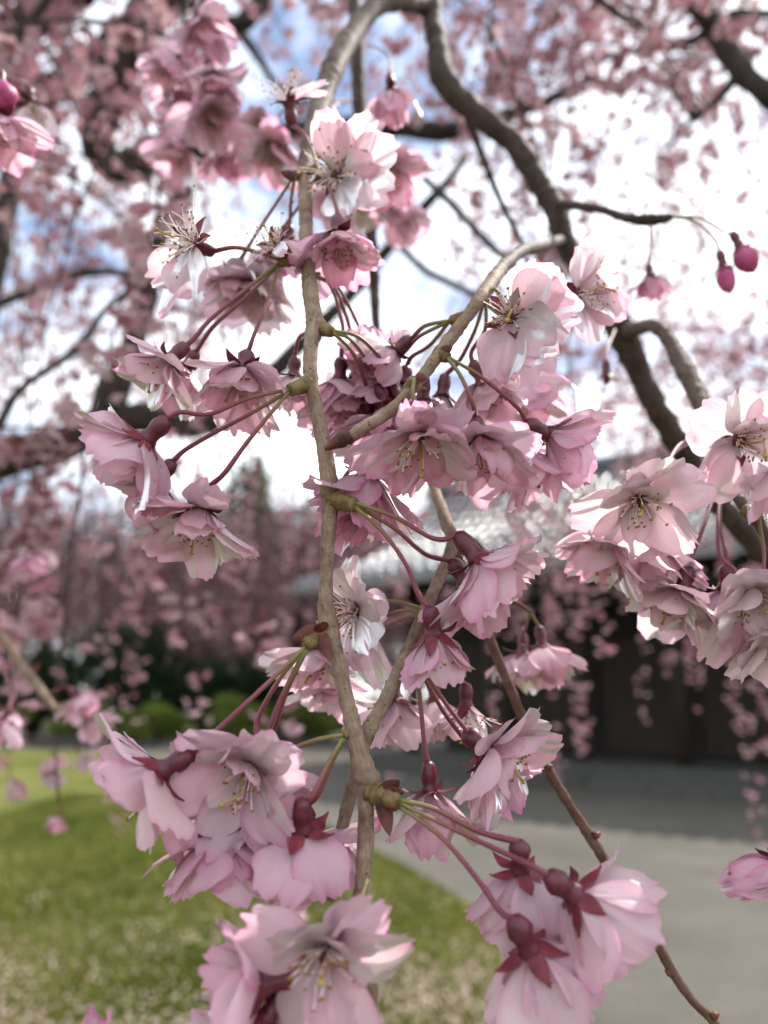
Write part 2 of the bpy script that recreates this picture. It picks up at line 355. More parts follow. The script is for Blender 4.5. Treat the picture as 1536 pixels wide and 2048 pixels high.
def flower(th, base, ax, ped=None, kind='bell', size=1.0, pink=0.5, az=None, roll=None, curly=False, drop=0.0, sepals=True, whorls=None, pistil=True, stam=True, jit=16, wav=1.0, label=None):
    size *= 1.08; NF[0] += 1; rs = random.Random(NF[0]*31+5); base_w = P(*base); axis = D(*ax)
    x = RIGHT - axis*RIGHT.dot(axis)
    if x.length < 0.35: x = UP - axis*UP.dot(axis)
    x.normalize(); y = axis.cross(x)
    Mw = Matrix(((x.x, y.x, axis.x, base_w.x), (x.y, y.y, axis.y, base_w.y), (x.z, y.z, axis.z, base_w.z), (0, 0, 0, 1)))
    f = part('flower', rs.choice(CALYX), th, Matrix.Translation(-th.location) @ Mw @ Matrix.Scale(size, 4), label=label)
    ph0 = rs.uniform(0, 360) if roll is None else roll
    for wi, (n, a0, a1, L, W) in enumerate(whorls or KINDS[kind]):
        for i in range(n):
            phi = ph0+wi*27+360*i/n+rs.uniform(-11, 11)
            if az is not None:
                lo, hi = az; phi = lo+(hi-lo)*((i+0.5+rs.uniform(-.2, .2))/n)
            elif rs.random() < drop: continue
            j = lambda s: rs.gauss(0, s)
            rw = x*math.cos(R(phi))+y*math.sin(R(phi)); am = R(a1); e_ = rw*math.cos(am)-axis*math.sin(am); sag = -e_.z*15
            a0_, a1_ = a0+sag*0.4, a1+sag; L_ = L*(1-0.10*rw.z)
            me = petal_mesh(L_*1e-3*rs.uniform(0.80, 1.08), W*1e-3*rs.uniform(0.80, 1.14), R(a0_+j(jit)), R(a1_+j(jit*1.2)), rs.uniform(-0.06, 0.28), rs.uniform(0.035, 0.095)*wav,
                            rs.choice((0.03, 0.07, 0.10, 0.13)), R(j(16)), rs.choice((0, 0, rs.uniform(-1.6, 1.8))), rs)
            o = part('petal', me, f, Matrix.Rotation(R(phi), 4, 'Z'))
            o['pink'] = float(min(1, max(0, pink+rs.gauss(0, 0.13))))
    if sepals:
        for i in range(5): part('sepal', rs.choice(SEP), f, Matrix.Rotation(R(ph0+72*i+rs.uniform(-6, 6)), 4, 'Z'))
    if stam: part('stamens', rs.choice(STAMC if curly else STAM), f, Matrix.Rotation(rs.uniform(0, 6), 4, 'Z'), kind='stuff')
    if pistil: part('pistil', rs.choice(PIST), f, Matrix.Rotation(rs.uniform(0, 6), 4, 'Z'))
    if ped:
        pts = [P(*q) for q in ped]+[base_w-axis*(HYP*size*0.93)]
        if (pts[-1]-pts[-2]).length > 0.012: pts.insert(-1, pts[-1].lerp(pts[-2], 0.3)*0.55+(pts[-1]-axis*0.006)*0.45)
        n = len(pts); rad = [lerp(0.00062, 0.00092, (i/(n-1))**2) for i in range(n)]
        p, r = spline(pts, rad, 0.0018); V, F, UV = tube_data(p, r, 8, 0.05, NF[0])
        hairs(V, F, UV, p, r, rs, 12)
        part('pedicel', mesh('pedicel', V, F, M_PED, UV), f, (Mw @ Matrix.Scale(size, 4)).inverted())
    return f
def spur(th, a, b, r0=0.0024, r1=0.0017):
    pts = [P(*a), P(*b)]; d = pts[1]-pts[0]; p = [pts[0]+d*(i/14) for i in range(15)]
    rr = [lerp(r0, r1, i/14)*(1+0.13*(i % 3 == 0)-0.06*(i % 3 == 2)) for i in range(15)]
    V, F, UV = tube_data(p, rr, 10, 0.14, 3); part('spur', mesh('spur', V, F, M_SPUR, UV), th)
def bract(th, at, d, L=0.007, W=0.004, curl=0.7):
    o = P(*at); ax = D(*d); s = ax.cross(FWD); s.normalize(); nrm = s.cross(ax); V, F = [], []; n = 7
    for i in range(n+1):
        t = i/n; hw = W/2*math.sin(math.pi*min(1, 0.25+t*0.75))**0.8+0.0001; c_ = o+ax*(L*t)-nrm*(L*0.3*curl*t*t)
        for j in (-1, -0.4, 0.4, 1): V.append(c_+s*hw*j+nrm*(hw*0.5*(abs(j)-0.5)))
    for i in range(n):
        for j in range(3): F.append((i*4+j, i*4+j+1, i*4+j+5, i*4+j+4))
    m = mesh('bract', V, F, M_BRACT); part('bract', m, th)
def twig(th, name, L, m, sides=14, bmp=0.16, seed=1, step=0.0016):
    pts = [P(a, b, z) for a, b, z, r in L]; rad = [r/FPX*z for a, b, z, r in L]
    return part(name, tube(name, pts, rad, m, sides, bmp, seed, step), th)
def bump_node(th, at, r):
    """swollen bud scar on a twig"""
    z = at[2]; rr = r/FPX*z; c_ = P(*at); V, F = [], []; n, k = 6, 10
    for i in range(n+1):
        th_ = math.pi*i/n
        for j in range(k):
            a = 2*math.pi*j/k; d = Vector((math.sin(th_)*math.cos(a), math.sin(th_)*math.sin(a), math.cos(th_)))
            V.append(c_+d*rr*(1+0.35*noise.noise(d*2.2+c_*90)))
    for i in range(n):
        for j in range(k): F.append((i*k+j, i*k+(j+1) % k, (i+1)*k+(j+1) % k, (i+1)*k+j))
    part('node', mesh('node', V, F, M_TWIG, [(0.1, 0.2)]*(4*len(F))), th)
def bud(th, tip, ax, ped, L=0.011, r=0.0042, m=None):
    axis = D(*ax); b = P(*tip); x = axis.orthogonal().normalized(); y = axis.cross(x)
    Mw = Matrix(((x.x, y.x, axis.x, b.x), (x.y, y.y, axis.y, b.y), (x.z, y.z, axis.z, b.z), (0, 0, 0, 1)))
    o = part('flower_bud', lathe('flower_bud', [(0.0010, 0), (r*0.6, L*0.12), (r*0.92, L*0.32), (r, L*0.5), (r*0.85, L*0.72), (r*0.5, L*0.9), (0.0004, L)], m or M_BUD, 14, 0.09), th, Matrix.Translation(-th.location) @ Mw)
    part('calyx', CALYX[0], o, Matrix())
    for i in range(5): part('sepal', SEP[3], o, Matrix.Rotation(R(72*i), 4, 'Z') @ Matrix.Translation((-0.0006, 0, 0)))
    if ped:
        pts = [P(*q) for q in ped]+[b-axis*HYP*0.93]; p, rr = spline(pts, [0.0007]*len(pts), 0.002); V, F, UV = tube_data(p, rr, 7, 0.05, 2)
        part('pedicel', mesh('pedicel', V, F, M_PED, UV), o, Mw.inverted())

# ================================================================== SETTING
def sheet(name, pts2, z, m, kind='structure'):
    V = [(x, y, z) for x, y in pts2]
    return solo(name, mesh(name, V, [tuple(range(len(V)))], m, smooth=False), kind=kind)
def ground_mat():
    m, t, b = mat('earth'); f = nz(t, 0.8, 6); t.links.new(ramp(t, f, [(0.3, (0.10, 0.10, 0.05)), (0.7, (0.17, 0.16, 0.10))]), b.inputs['Base Color']); b.inputs['Roughness'].default_value = 0.95; return m
def path_mat():
    m, t, b = mat('path_gravel'); f = nz(t, 0.9, 5); g = nz(t, 45, 3); h = nz(t, 140, 2)
    a = mth(t, 'ADD', mth(t, 'MULTIPLY', f, 0.42), mth(t, 'ADD', mth(t, 'MULTIPLY', g, 0.36), mth(t, 'MULTIPLY', h, 0.22)))
    t.links.new(ramp(t, a, [(0.34, (0.054, 0.050, 0.041)), (0.5, (0.090, 0.083, 0.069)), (0.66, (0.14, 0.130, 0.110))]), b.inputs['Base Color'])
    b.inputs['Roughness'].default_value = 0.9; b.inputs['Specular IOR Level'].default_value = 0.2; bump(t, b, mth(t, 'ADD', g, h), 0.5, 0.01); return m
def lawn_mat():
    m, t, b = mat('lawn'); f = nz(t, 0.9, 6); g = nz(t, 12, 4)
    a = mth(t, 'ADD', mth(t, 'MULTIPLY', f, 0.6), mth(t, 'MULTIPLY', g, 0.4))
    t.links.new(ramp(t, a, [(0.38, (0.040, 0.054, 0.009)), (0.5, (0.092, 0.103, 0.018)), (0.62, (0.17, 0.148, 0.055))]), b.inputs['Base Color'])
    b.inputs['Roughness'].default_value = 0.9; b.inputs['Specular IOR Level'].default_value = 0.1; bump(t, b, g, 0.8, 0.03); return m
sheet('ground', [(-900, -100), (900, -100), (900, 1600), (-900, 1600)], 0, ground_mat())
sheet('path', [(-40, 0.2), (30, 0.2), (30, 30), (-40, 34)], 0.006, path_mat())
edge_px = [(-900, 1496), (-200, 1500), (160, 1506), (420, 1545), (620, 1640), (780, 1722), (930, 1812), (1010, 1892), (1046, 1990), (1050, 2150), (1020, 2600)]
ep, _ = spline([G(a, b) for a, b in edge_px], [0]*len(edge_px), 0.25)
lawn_poly = [(p.x, p.y) for p in ep]+[(-2, 0.9), (-14, 0.9)]
sheet('lawn', lawn_poly, 0.03, lawn_mat())
# turf blades and fallen petals
LP = np.array(lawn_poly)
def inside(x, y):
    r = np.zeros(x.shape, bool); n = len(LP); j = n-1
    for i in range(n):
        xi, yi = LP[i]; xj, yj = LP[j]
        cnd = ((yi > y) != (yj > y)) & (x < (xj-xi)*(y-yi)/(yj-yi+1e-12)+xi); r ^= cnd; j = i
    return r
nr = np.random.default_rng(3)
def scatter(n, x0, x1, y0, y1, power=1.0):
    x = nr.uniform(x0, x1, n); y = y0+(y1-y0)*nr.random(n)**power; k = inside(x, y); return x[k], y[k]
x, y = scatter(150000, -5, 1.2, 3.4, 13, 2.0); n = len(x)
h = nr.uniform(0.02, 0.055, n); a = nr.uniform(0, 6.28, n); ww = nr.uniform(0.003, 0.007, n)
dx, dy = np.cos(a)*ww, np.sin(a)*ww; lx, ly = nr.normal(0, .02, n), nr.normal(0, .02, n)
V = np.stack([np.stack([x-dx, y-dy, np.full(n, .03)], 1), np.stack([x+dx, y+dy, np.full(n, .03)], 1), np.stack([x+lx, y+ly, .03+h], 1)], 1).reshape(-1, 3)
tint = np.repeat(np.clip(nr.random(n)*0.7+0.3*np.sin(x*2.1)*np.cos(y*1.3)+0.15, 0, 1), 3)
M_GRASS = blossom_material('grass', [(0.0, (0.040, 0.058, 0.009)), (0.6, (0.115, 0.125, 0.024)), (1.0, (0.25, 0.22, 0.09))], 0.4)
solo('grass', npmesh('grass', V, np.arange(3*n).reshape(-1, 3), M_GRASS, tint), 'short mown spring grass of the lawn', 'grass', kind='stuff')
x = nr.uniform(-2.8, 1.6, 26000); y = 3.3+nr.exponential(0.75, 26000); k = inside(x, y) & (y < 9); x, y = x[k], y[k]; n = len(x); k = nr.random(n) < (0.15+0.85*(np.sin(x*2.3+1)*np.sin(y*3.1)*0.5+0.5)**2); x, y = x[k], y[k]; n = len(x)
a = nr.uniform(0, 6.28, n); s = nr.uniform(0.006, 0.012, n); z0 = 0.03+nr.uniform(0.01, 0.055, n)
cor = [np.stack([x+np.cos(a+q)*s, y+np.sin(a+q)*s*0.8, z0+nr.normal(0, .005, n)], 1) for q in (0, 1.57, 3.14, 4.71)]
solo('fallen_petals', npmesh('fallen_petals', np.stack(cor, 1).reshape(-1, 3), np.arange(4*n).reshape(-1, 4), blossom_material('fallen', [(0, (0.62, 0.50, 0.42)), (1, (0.66, 0.48, 0.46))], 0.3), np.repeat(nr.random(n), 4)), 'pale fallen cherry petals strewn over the near lawn', 'petals', kind='stuff')

# ---- foliage volumes
def leaf_cloud(cx, cy, cz, rx, ry, rz, n, s, seed, shell=0.5, clumps=26):
    g = np.random.default_rng(seed); d = g.normal(size=(clumps, 3)); d /= np.linalg.norm(d, axis=1)[:, None]
    cc = d*(g.random((clumps, 1))**0.4)*0.72; cr = g.uniform(0.22, 0.42, clumps)
    i = g.integers(0, clumps, n); e = g.normal(size=(n, 3)); e /= np.linalg.norm(e, axis=1)[:, None]
    p = cc[i]+e*(cr[i]*g.uniform(shell, 1.05, n))[:, None]
    p = p*np.array([rx, ry, rz])+np.array([cx, cy, cz]); p[:, 2] = np.maximum(p[:, 2], 0.03)
    t1 = g.normal(size=(n, 3)); t1 /= np.linalg.norm(t1, axis=1)[:, None]; t2 = np.cross(t1, g.normal(size=(n, 3))); t2 /= np.linalg.norm(t2, axis=1)[:, None]
    sz = (s*g.uniform(0.5, 1.2, n))[:, None]
    V = np.stack([p-t1*sz, p+t2*sz*0.5, p+t1*sz, p-t2*sz*0.5], 1).reshape(-1, 3)
    tint = np.clip(np.repeat(g.random(clumps)[i]*0.5+g.random(n)*0.5, 4), 0, 1)
    return V, np.arange(4*n).reshape(-1, 4), tint
def leafy(name, label, cat, loc, r, n, s, m, seed, group=None, trunk=True):
    x, y = loc; th = thing(name, (x, y, 0), label, cat, group)
    V, F, t = leaf_cloud(x, y, r[2], r[0], r[1], r[2], n, s, seed)
    part('crown', npmesh('crown', V, F, m, t), th)
    if trunk:
        part('trunk', tube('trunk', [Vector((x, y, -0.02)), Vector((x+.05, y, r[2]*0.6)), Vector((x-.08, y+.05, r[2]*1.25))], [0.05*r[2], 0.035*r[2], 0.015*r[2]], M_LIMB, 9, 0.2, seed, 0.25), th)
    return th
def at(px, dist):
    return ((px-CX)/FPX*dist*1.0, dist)
hedge_g = 'clipped low azalea mounds along the far edge of the path'
for i, (px, dist, rx, rz) in enumerate(((20, 26, 1.5, .62), (190, 25, 1.5, .7), (330, 24.5, 1.5, .78), (480, 24.5, 1.5, .82), (620, 25, 1.4, .74), (740, 26, 1.4, .7))):
    leafy('azalea_mound', 'low rounded yellow green azalea mound, ' + ('lowest of the row, farthest from the hall', 'beside the lowest one of the row', 'in front of the tallest dark shrub', 'tallest of the row beyond the path', 'second in the row from the hall', 'next to the wooden hall')[i], 'shrub', at(px, dist), (rx, 1.2, rz), 5000, 0.07, M_AZAL, 100+i, hedge_g)
for i, (px, dist, rx, rz, lb) in enumerate((
        (90, 28, 2.2, 1.7, 'dark broad evergreen shrub behind the mounds, half hidden by hanging pink blossom'),
        (265, 27.5, 2.3, 2.3, 'tallest dark evergreen shrub standing behind the middle azalea mounds'),
        (420, 28, 2.0, 1.6, 'dark evergreen shrub next to the tallest shrub, behind the azalea mounds'),
        (570, 28, 2.0, 1.7, 'dark evergreen shrub behind the azalea mounds, toward the wooden hall'),
        (-60, 28, 2.2, 2.0, 'dark evergreen shrub behind the azalea mounds, farthest from the wooden hall'))):
    leafy('evergreen_shrub', lb, 'shrub', at(px, dist), (rx, 1.8, rz), 7000, 0.13, M_DARK, 130+i)
for i, (px, dist, rx, rz, m, lb) in enumerate((
        (490, 44, 2.8, 8.6, M_LEAF, 'tall green conifer rising above the far pink cherry trees'),
        (640, 47, 4.2, 7.6, M_LEAF, 'broad green tree between the tall conifer and the wooden hall'),
        (345, 50, 3.6, 7.8, M_DARK, 'narrow dark tree between the tall conifer and the pale building'),
        (-60, 52, 6, 6.5, M_LEAF, 'broad green tree behind the far pale building'),
        (820, 50, 5, 7.0, M_DARK, 'broad dark tree rising behind the wooden hall'))):
    leafy('evergreen_tree', lb, 'tree', at(px, dist), (rx, rx*.8, rz), 11000, 0.22, m, 160+i)

# ---- far pale building
pb = thing('pale_building', (-9.2, 66, 0), 'pale grey plastered building far behind the pink cherry trees', 'building')
def box(name, parent, c_, s, m, rz=0.0, bev=0.0):
    x, y, z = s[0]/2, s[1]/2, s[2]/2
    V = [(a*x, b*y, d*z) for a in (-1, 1) for b in (-1, 1) for d in (-1, 1)]
    F = [(0, 1, 3, 2), (4, 6, 7, 5), (0, 4, 5, 1), (2, 3, 7, 6), (0, 2, 6, 4), (1, 5, 7, 3)]
    return part(name, mesh(name, V, F, m, smooth=False), parent, Matrix.Translation(c_) @ Matrix.Rotation(rz, 4, 'Z'))
M_PLAST = plain('pale_plaster', (0.52, 0.53, 0.54), (0.62, 0.62, 0.62), 1.2, 0.9, 0.1, 0.01)
M_PANE = plain('pane', (0.05, 0.06, 0.07), (0.08, 0.09, 0.10), 2, 0.15, 0, 0, 0.5)
M_ROOFG = plain('grey_roof', (0.12, 0.12, 0.125), (0.2, 0.2, 0.2), 3, 0.6, 0.2, 0.02)
box('wall', pb, (0, 0, 8), (13, 9, 16), M_PLAST); box('roof', pb, (0, 0, 16.2), (13.6, 9.6, 0.4), M_ROOFG)
for fl in range(5):
    for k in range(5): box('window', pb, (-5+2.5*k, -4.52, 1.9+3.0*fl), (1.3, 0.08, 1.5), M_PANE)

# ---- dark wooden hall with a tiled roof
HX, HY = 8.0, 16.6; ROT = R(-33)
hall = thing('wooden_hall', (HX, HY, 0), 'dark timber hall with glinting grey tiled roof beside the path', 'building'); hall.rotation_euler = (0, 0, ROT)
M_WOOD = plain('dark_wood', (0.008, 0.006, 0.005), (0.022, 0.016, 0.012), 6, 0.75, 0.3, 0.01)
M_WOODL = plain('brown_wood', (0.018, 0.012, 0.008), (0.040, 0.025, 0.016), 8, 0.7, 0.3, 0.01)
M_STONE = plain('base_stone', (0.05, 0.048, 0.044), (0.09, 0.086, 0.078), 10, 0.9, 0.4, 0.01)
m, t, b = mat('roof_tile'); b.inputs['Base Color'].default_value = (0.085, 0.09, 0.098, 1); b.inputs['Roughness'].default_value = 0.22; b.inputs['Metallic'].default_value = 0.35
t.links.new(ramp(t, nz(t, 3, 4), [(0.3, (0.06, 0.065, 0.07)), (0.7, (0.13, 0.135, 0.145))]), b.inputs['Base Color']); bump(t, b, nz(t, 30, 3), 0.25, 0.006); M_TILE = m
W_, DP, WH = 13.0, 7.0, 3.3
box('plinth', hall, (0, 0, 0.18), (W_+1.6, DP+1.6, 0.36), M_STONE)
box('wall', hall, (0, 0.6, 0.36+WH/2), (W_-0.3, DP-1.2, WH-0.02), M_WOOD)
for k in range(8):
    xk = -W_/2+W_*k/7
    V, F, UV = tube_data([Vector((xk, -DP/2, 0.3)), Vector((xk, -DP/2, 1.9)), Vector((xk, -DP/2, 0.36+WH+.2))], [0.15, 0.148, 0.14], 12); part('pillar', mesh('pillar', V, F, M_WOODL, UV), hall, Matrix())
box('beam', hall, (0, -DP/2, 0.36+WH-0.28), (W_+0.7, 0.16, 0.26), M_WOOD); box('beam', hall, (0, -DP/2-0.003, 0.36+WH+0.22), (W_+1.2, 0.22, 0.22), M_WOOD)
for k in range(7):
    xk = -W_/2+W_*(k+.5)/7
    box('door_panel', hall, (xk, -DP/2+1.17, 1.55), (1.55, 0.06, 2.2), M_WOODL)
for k in range(3): box('step', hall, (0, -DP/2-1.0-0.3*k, 0.27-0.09*k), (4.2, 0.3, 0.18), M_STONE)
# roof: two slopes with curved eaves, then barrel tiles
EH, RH, OV = 3.75, 7.0, 2.6
def roofz(s): return lerp(RH, EH, s)-0.55*math.sin(math.pi*s)*1.0
half = DP/2+OV
V, F = [], []
ns = 10; xs = (-W_/2-1.4, W_/2+1.4)
prof = [(-half*(1-i/ns), roofz(1-i/ns)) for i in range(ns+1)]+[(half*i/ns, roofz(i/ns)) for i in range(1, ns+1)]
for xx in xs:
    for (yy, zz) in prof: V.append((xx, yy, zz))
    for (yy, zz) in prof: V.append((xx, yy, zz-0.16))
npf = len(prof); 
for i in range(npf-1):
    a0, b0 = 0, 2*npf
    F += [(i, i+1, b0+i+1, b0+i), (npf+i, b0+npf+i, b0+npf+i+1, npf+i+1), (i, npf+i, npf+i+1, i+1), (b0+i, b0+i+1, b0+npf+i+1, b0+npf+i)]
F += [(0, 2*npf, 3*npf, npf), (npf-1, 2*npf-1, 4*npf-1, 3*npf-1)]
roof = part('roof', mesh('roof', V, F, M_ROOFG, smooth=False), hall, Matrix())
V, F = [], []
for i in range(3):
    for k in range(7):
        a = math.pi*k/6; rr = 0.098-0.014*(i == 2)
        V.append((rr*math.cos(a), -0.25+0.25*i, rr*math.sin(a)*0.9+0.02+(0.018 if i == 0 else 0)))
for i in range(2):
    for k in range(6): F.append((i*7+k, (i+1)*7+k, (i+1)*7+k+1, i*7+k+1))
F.append(tuple(range(7)))
TILE = mesh('tile', V, F, M_TILE); rows = 13; cols = 52; cand = []
for ci in range(cols):
    for ri in range(rows):
        s = (ri+0.5)/rows; yy = -half*s; dz = (roofz(s+.02)-roofz(s-.02))/(-half*0.04)
        xx = -W_/2-1.3+(W_+2.6)*(ci+.5)/cols
        cand.append((ci, Matrix.Translation((xx, yy, roofz(s)+0.012)) @ Matrix.Rotation(math.atan(dz), 4, 'X') @ Matrix.Diagonal((1, half/rows/0.5*1.16, 1, 1))))
rest_V, rest_F = [], []
for ci, Mx in cand:
    if ci < 23: part('tile', TILE, roof, Mx)
    else:
        b0 = len(rest_V); rest_V += [Mx @ v.co for v in TILE.vertices]; rest_F += [tuple(q+b0 for q in p_.vertices) for p_ in TILE.polygons]
part('tiles', mesh('tiles', rest_V, rest_F, M_TILE), roof, Matrix(), kind='stuff')
V, F, UV = tube_data([Vector((-W_/2-1.5, 0, RH+.12)), Vector((0, 0, RH+.06)), Vector((W_/2+1.5, 0, RH+.12))], [0.24]*3, 10); part('ridge', mesh('ridge', V, F, M_TILE, UV), roof, Matrix())

# ================================================================== DISTANT WEEPING CHERRY TREES
def blossom_soup(pts, size, seed, npet=5, axis=None, core=True, lo=0.0, hi=0.88):
    """low-detail flowers: npet bent petals, two triangles each, plus a dark calyx sliver"""
    g = np.random.default_rng(seed); n = len(pts); pts = np.asarray(pts)
    if axis is None: axis = g.normal(size=(n, 3))+np.array([0, 0, -1.0])
    axis = axis/np.linalg.norm(axis, axis=1)[:, None]
    ref = g.normal(size=(n, 3)); x = np.cross(axis, ref); x /= np.linalg.norm(x, axis=1)[:, None]; y = np.cross(axis, x)
    s = size*g.uniform(0.75, 1.15, n); base = np.clip(g.normal((lo+hi)/2, (hi-lo)*0.27, n), lo, hi); Vs, Ts = [], []
    for k in range(npet):
        ph = 2*math.pi*k/npet+g.normal(0, .12, n); op = g.uniform(0.55, 1.35, n)
        d = (x*np.cos(ph)[:, None]+y*np.sin(ph)[:, None]); e = np.cross(axis, d)
        mid = pts+(d*np.sin(op)[:, None]+axis*np.cos(op)[:, None])*(s*0.62)[:, None]
        tip = mid+(d*np.sin(op*1.15)[:, None]+axis*np.cos(op*1.15)[:, None])*(s*0.42)[:, None]
        hw = (s*0.44)[:, None]
        Vs.append(np.stack([pts, mid+e*hw, tip, mid-e*hw], 1)); Ts.append(np.repeat((base+g.normal(0, .07, n)).clip(lo, hi)[:, None], 4, 1))
    if core:
        q = -axis*(s*0.55)[:, None]; Vs.append(np.stack([pts, pts+q*.5+x*(s*.13)[:, None], pts+q*1.2, pts+q*.5-x*(s*.13)[:, None]], 1)); Ts.append(np.full((n, 4), 0.96))
    V = np.concatenate(Vs, 0).reshape(-1, 3); return V, np.arange(len(V)).reshape(-1, 4), np.concatenate(Ts, 0).ravel()
def weeping_tree(seed, height, radius, strands, low, size=0.055, dens=1.0):
    """meshes (local): trunk+limbs list, strand stems, blossom cloud"""
    rs = random.Random(seed); limbs = []
    limbs.append(('trunk', [Vector((0, 0, -0.05)), Vector((.12, .05, height*.25)), Vector((-.1, 0, height*.55)), Vector((0, .1, height*.8))], [0.26, 0.2, 0.17, 0.1]))
    for k in range(8):
        a = 2*math.pi*k/8+rs.uniform(-.3, .3); rr = radius*rs.uniform(.55, .95); z0 = height*rs.uniform(.4, .75); d = Vector((math.cos(a), math.sin(a), 0))
        limbs.append(('limb', [Vector((0, 0, z0)), d*rr*.35+Vector((0, 0, z0+height*.18)), d*rr*.75+Vector((0, 0, z0+height*.2)), d*rr+Vector((0, 0, z0+height*.08))], [0.12, 0.085, 0.05, 0.02]))
    pts, sv, sf = [], [], []
    for k in range(strands):
        a = rs.uniform(0, 2*math.pi); rr = radius*math.sqrt(rs.random()); top = height*(1-0.30*(rr/radius)**2)*rs.uniform(0.78, 1.03)
        bot = max(low*rs.uniform(0.8, 1.9), top*rs.uniform(0.15, 0.6)); q = Vector((math.cos(a)*rr, math.sin(a)*rr, top)); drift = Vector((math.cos(a), math.sin(a), 0))*rs.uniform(0.0, 0.35)
        L = top-bot; m_ = max(3, int(L/0.11*dens)); pp = []
        for i in range(m_):
            t = i/m_; p = q+drift*math.sin(t*1.6)+Vector((rs.gauss(0, .06), rs.gauss(0, .06), -L*t+rs.gauss(0, .03)))
            for _ in range(rs.choice((1, 2, 3, 3))): pts.append(p+Vector((rs.gauss(0, .05), rs.gauss(0, .05), rs.gauss(0, .05))))
        for t in (0, .5, 1): pp.append(q+drift*math.sin(t*1.6)+Vector((0, 0, -L*t)))
        v, f, _ = tube_data(pp, [0.012, 0.009, 0.004], 4, cap=False); b0 = len(sv); sv += v; sf += [tuple(z+b0 for z in ff) for ff in f]
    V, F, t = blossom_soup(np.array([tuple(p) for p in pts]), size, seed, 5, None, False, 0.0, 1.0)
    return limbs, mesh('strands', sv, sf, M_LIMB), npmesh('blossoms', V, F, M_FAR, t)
PROTO = [weeping_tree(11, 7.2, 4.0, 230, 1.5), weeping_tree(12, 8.4, 4.6, 260, 1.7), weeping_tree(13, 6.6, 3.4, 210, 1.45)]
PLIMB = [[(nm, tube(nm, p, r, M_LIMB, 8, 0.2, i, 0.3)) for i, (nm, p, r) in enumerate(pr[0])] for pr in PROTO]
far_trees = [
    (-14.5, 33, 1, 0.3, 1.35, 'pink weeping cherry tree beyond the lawn, farthest from the wooden hall'),
    (-8.6, 33, 0, 1.2, 1.35, 'pink weeping cherry tree rising behind the tallest dark shrub'),
    (-3.4, 31, 1, 2.5, 1.25, 'tall pink weeping cherry tree standing beyond the bend of the path'),
    (2.2, 29, 2, 4.0, 1.4, 'pink weeping cherry tree behind the corner of the wooden hall'),
    (-15.5, 46, 1, 4.5, 1.5, 'pale pink weeping cherry tree beside the far pale building'),
    (13.5, 10.0, 2, 0.9, 0.95, 'weeping cherry tree with low pink boughs at the side of the wooden hall'),
    (-3.0, 48, 1, 5.2, 1.5, 'large weeping cherry tree showing behind the other pink trees'),
]
for (x, y, pi_, rz, sc, lb) in far_trees:
    th = thing('weeping_cherry_tree', (x, y, 0), lb, 'tree', 'weeping cherry trees in the garden'); th.rotation_euler = (0, 0, rz); th.scale = (sc,)*3
    for nm, me in PLIMB[pi_]: part(nm, me, th, Matrix())
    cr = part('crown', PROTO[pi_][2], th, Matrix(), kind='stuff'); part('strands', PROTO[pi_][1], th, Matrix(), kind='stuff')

# ================================================================== THE CHERRY TREE OVERHEAD
tree = thing('weeping_cherry_tree', (-2.3, 2.6, 0), 'near weeping cherry tree with dark limbs arching overhead and blurred pink shoots', 'tree', 'weeping cherry trees in the garden')
part('trunk', tube('trunk', [Vector((-2.3, 2.6, -0.05)), Vector((-2.22, 2.55, 0.8)), Vector((-2.3, 2.5, 1.7)), Vector((-2.1, 2.45, 2.7)), Vector((-1.9, 2.3, 3.6))], [0.24, 0.19, 0.16, 0.13, 0.08], M_LIMB, 16, 0.2, 4, 0.05), tree)
def limb(L, seed=0, step=0.03, name='limb'):
    pts = [P(a, b, z) if len(q) == 4 else Vector(q[0]) for q in L for a, b, z in [q[:3] if len(q) == 4 else (0, 0, 0)]]
    rad = [q[3]/FPX*q[2] if len(q) == 4 else q[1] for q in L]
    part(name, tube(name, pts, rad, M_LIMB, 10, 0.22, seed, step), tree)
limb([((-2.0, 2.4, 3.2), .07), ((-1.5, 2.1, 3.4), .06), (330, -130, 1.95, 34), (285, 30, 1.95, 36), (235, 150, 1.95, 34), (195, 270, 2.0, 36), (225, 328, 2.05, 34), (300, 322, 2.1, 28), (400, 290, 2.15, 22), (520, 272, 2.2, 20), (700, 252, 2.2, 18), (800, 255, 2.2, 20), (900, 262, 2.2, 19), (1000, 235, 2.2, 15), (1090, 203, 2.25, 11), (1190, 150, 2.3, 7)], 1)
limb([((-2.25, 2.5, 1.75), .09), ((-1.7, 2.2, 1.95), .075), (20, 915, 2.0, 36), (120, 890, 2.0, 38), (220, 842, 2.0, 36), (300, 836, 2.0, 28), (400, 852, 2.0, 22), (480, 800, 2.0, 20), (560, 730, 2.0, 17), (640, 650, 2.0, 14), (700, 590, 2.0, 13), (790, 480, 1.95, 12), (880, 380, 1.9, 10), (935, 310, 1.9, 7)], 2)
limb([(215, 850, 2.0, 32), (232, 770, 2.02, 30), (285, 640, 2.1, 20), (320, 480, 2.15, 18), (370, 380, 2.15, 17), (410, 300, 2.15, 14)], 3)
limb([((-1.2, 2.0, 3.2), .05), (1000, -420, 2.1, 30), (1360, -30, 1.8, 22), (1430, 60, 1.8, 22), (1480, 140, 1.75, 23), (1570, 215, 1.7, 24), (1700, 300, 1.7, 20)], 4)
limb([(1480, 140, 1.75, 12), (1440, 195, 1.8, 8), (1385, 240, 1.85, 6), (1330, 300, 1.9, 5)], 5, 0.02)
limb([(1425, 50, 1.8, 10), (1370, 90, 1.85, 8), (1290, 95, 1.9, 7), (1210, 120, 2.0, 4)], 6, 0.02)
limb([(1430, 45, 1.8, 10), (1480, 25, 1.8, 8), (1560, 30, 1.8, 7)], 7, 0.02)
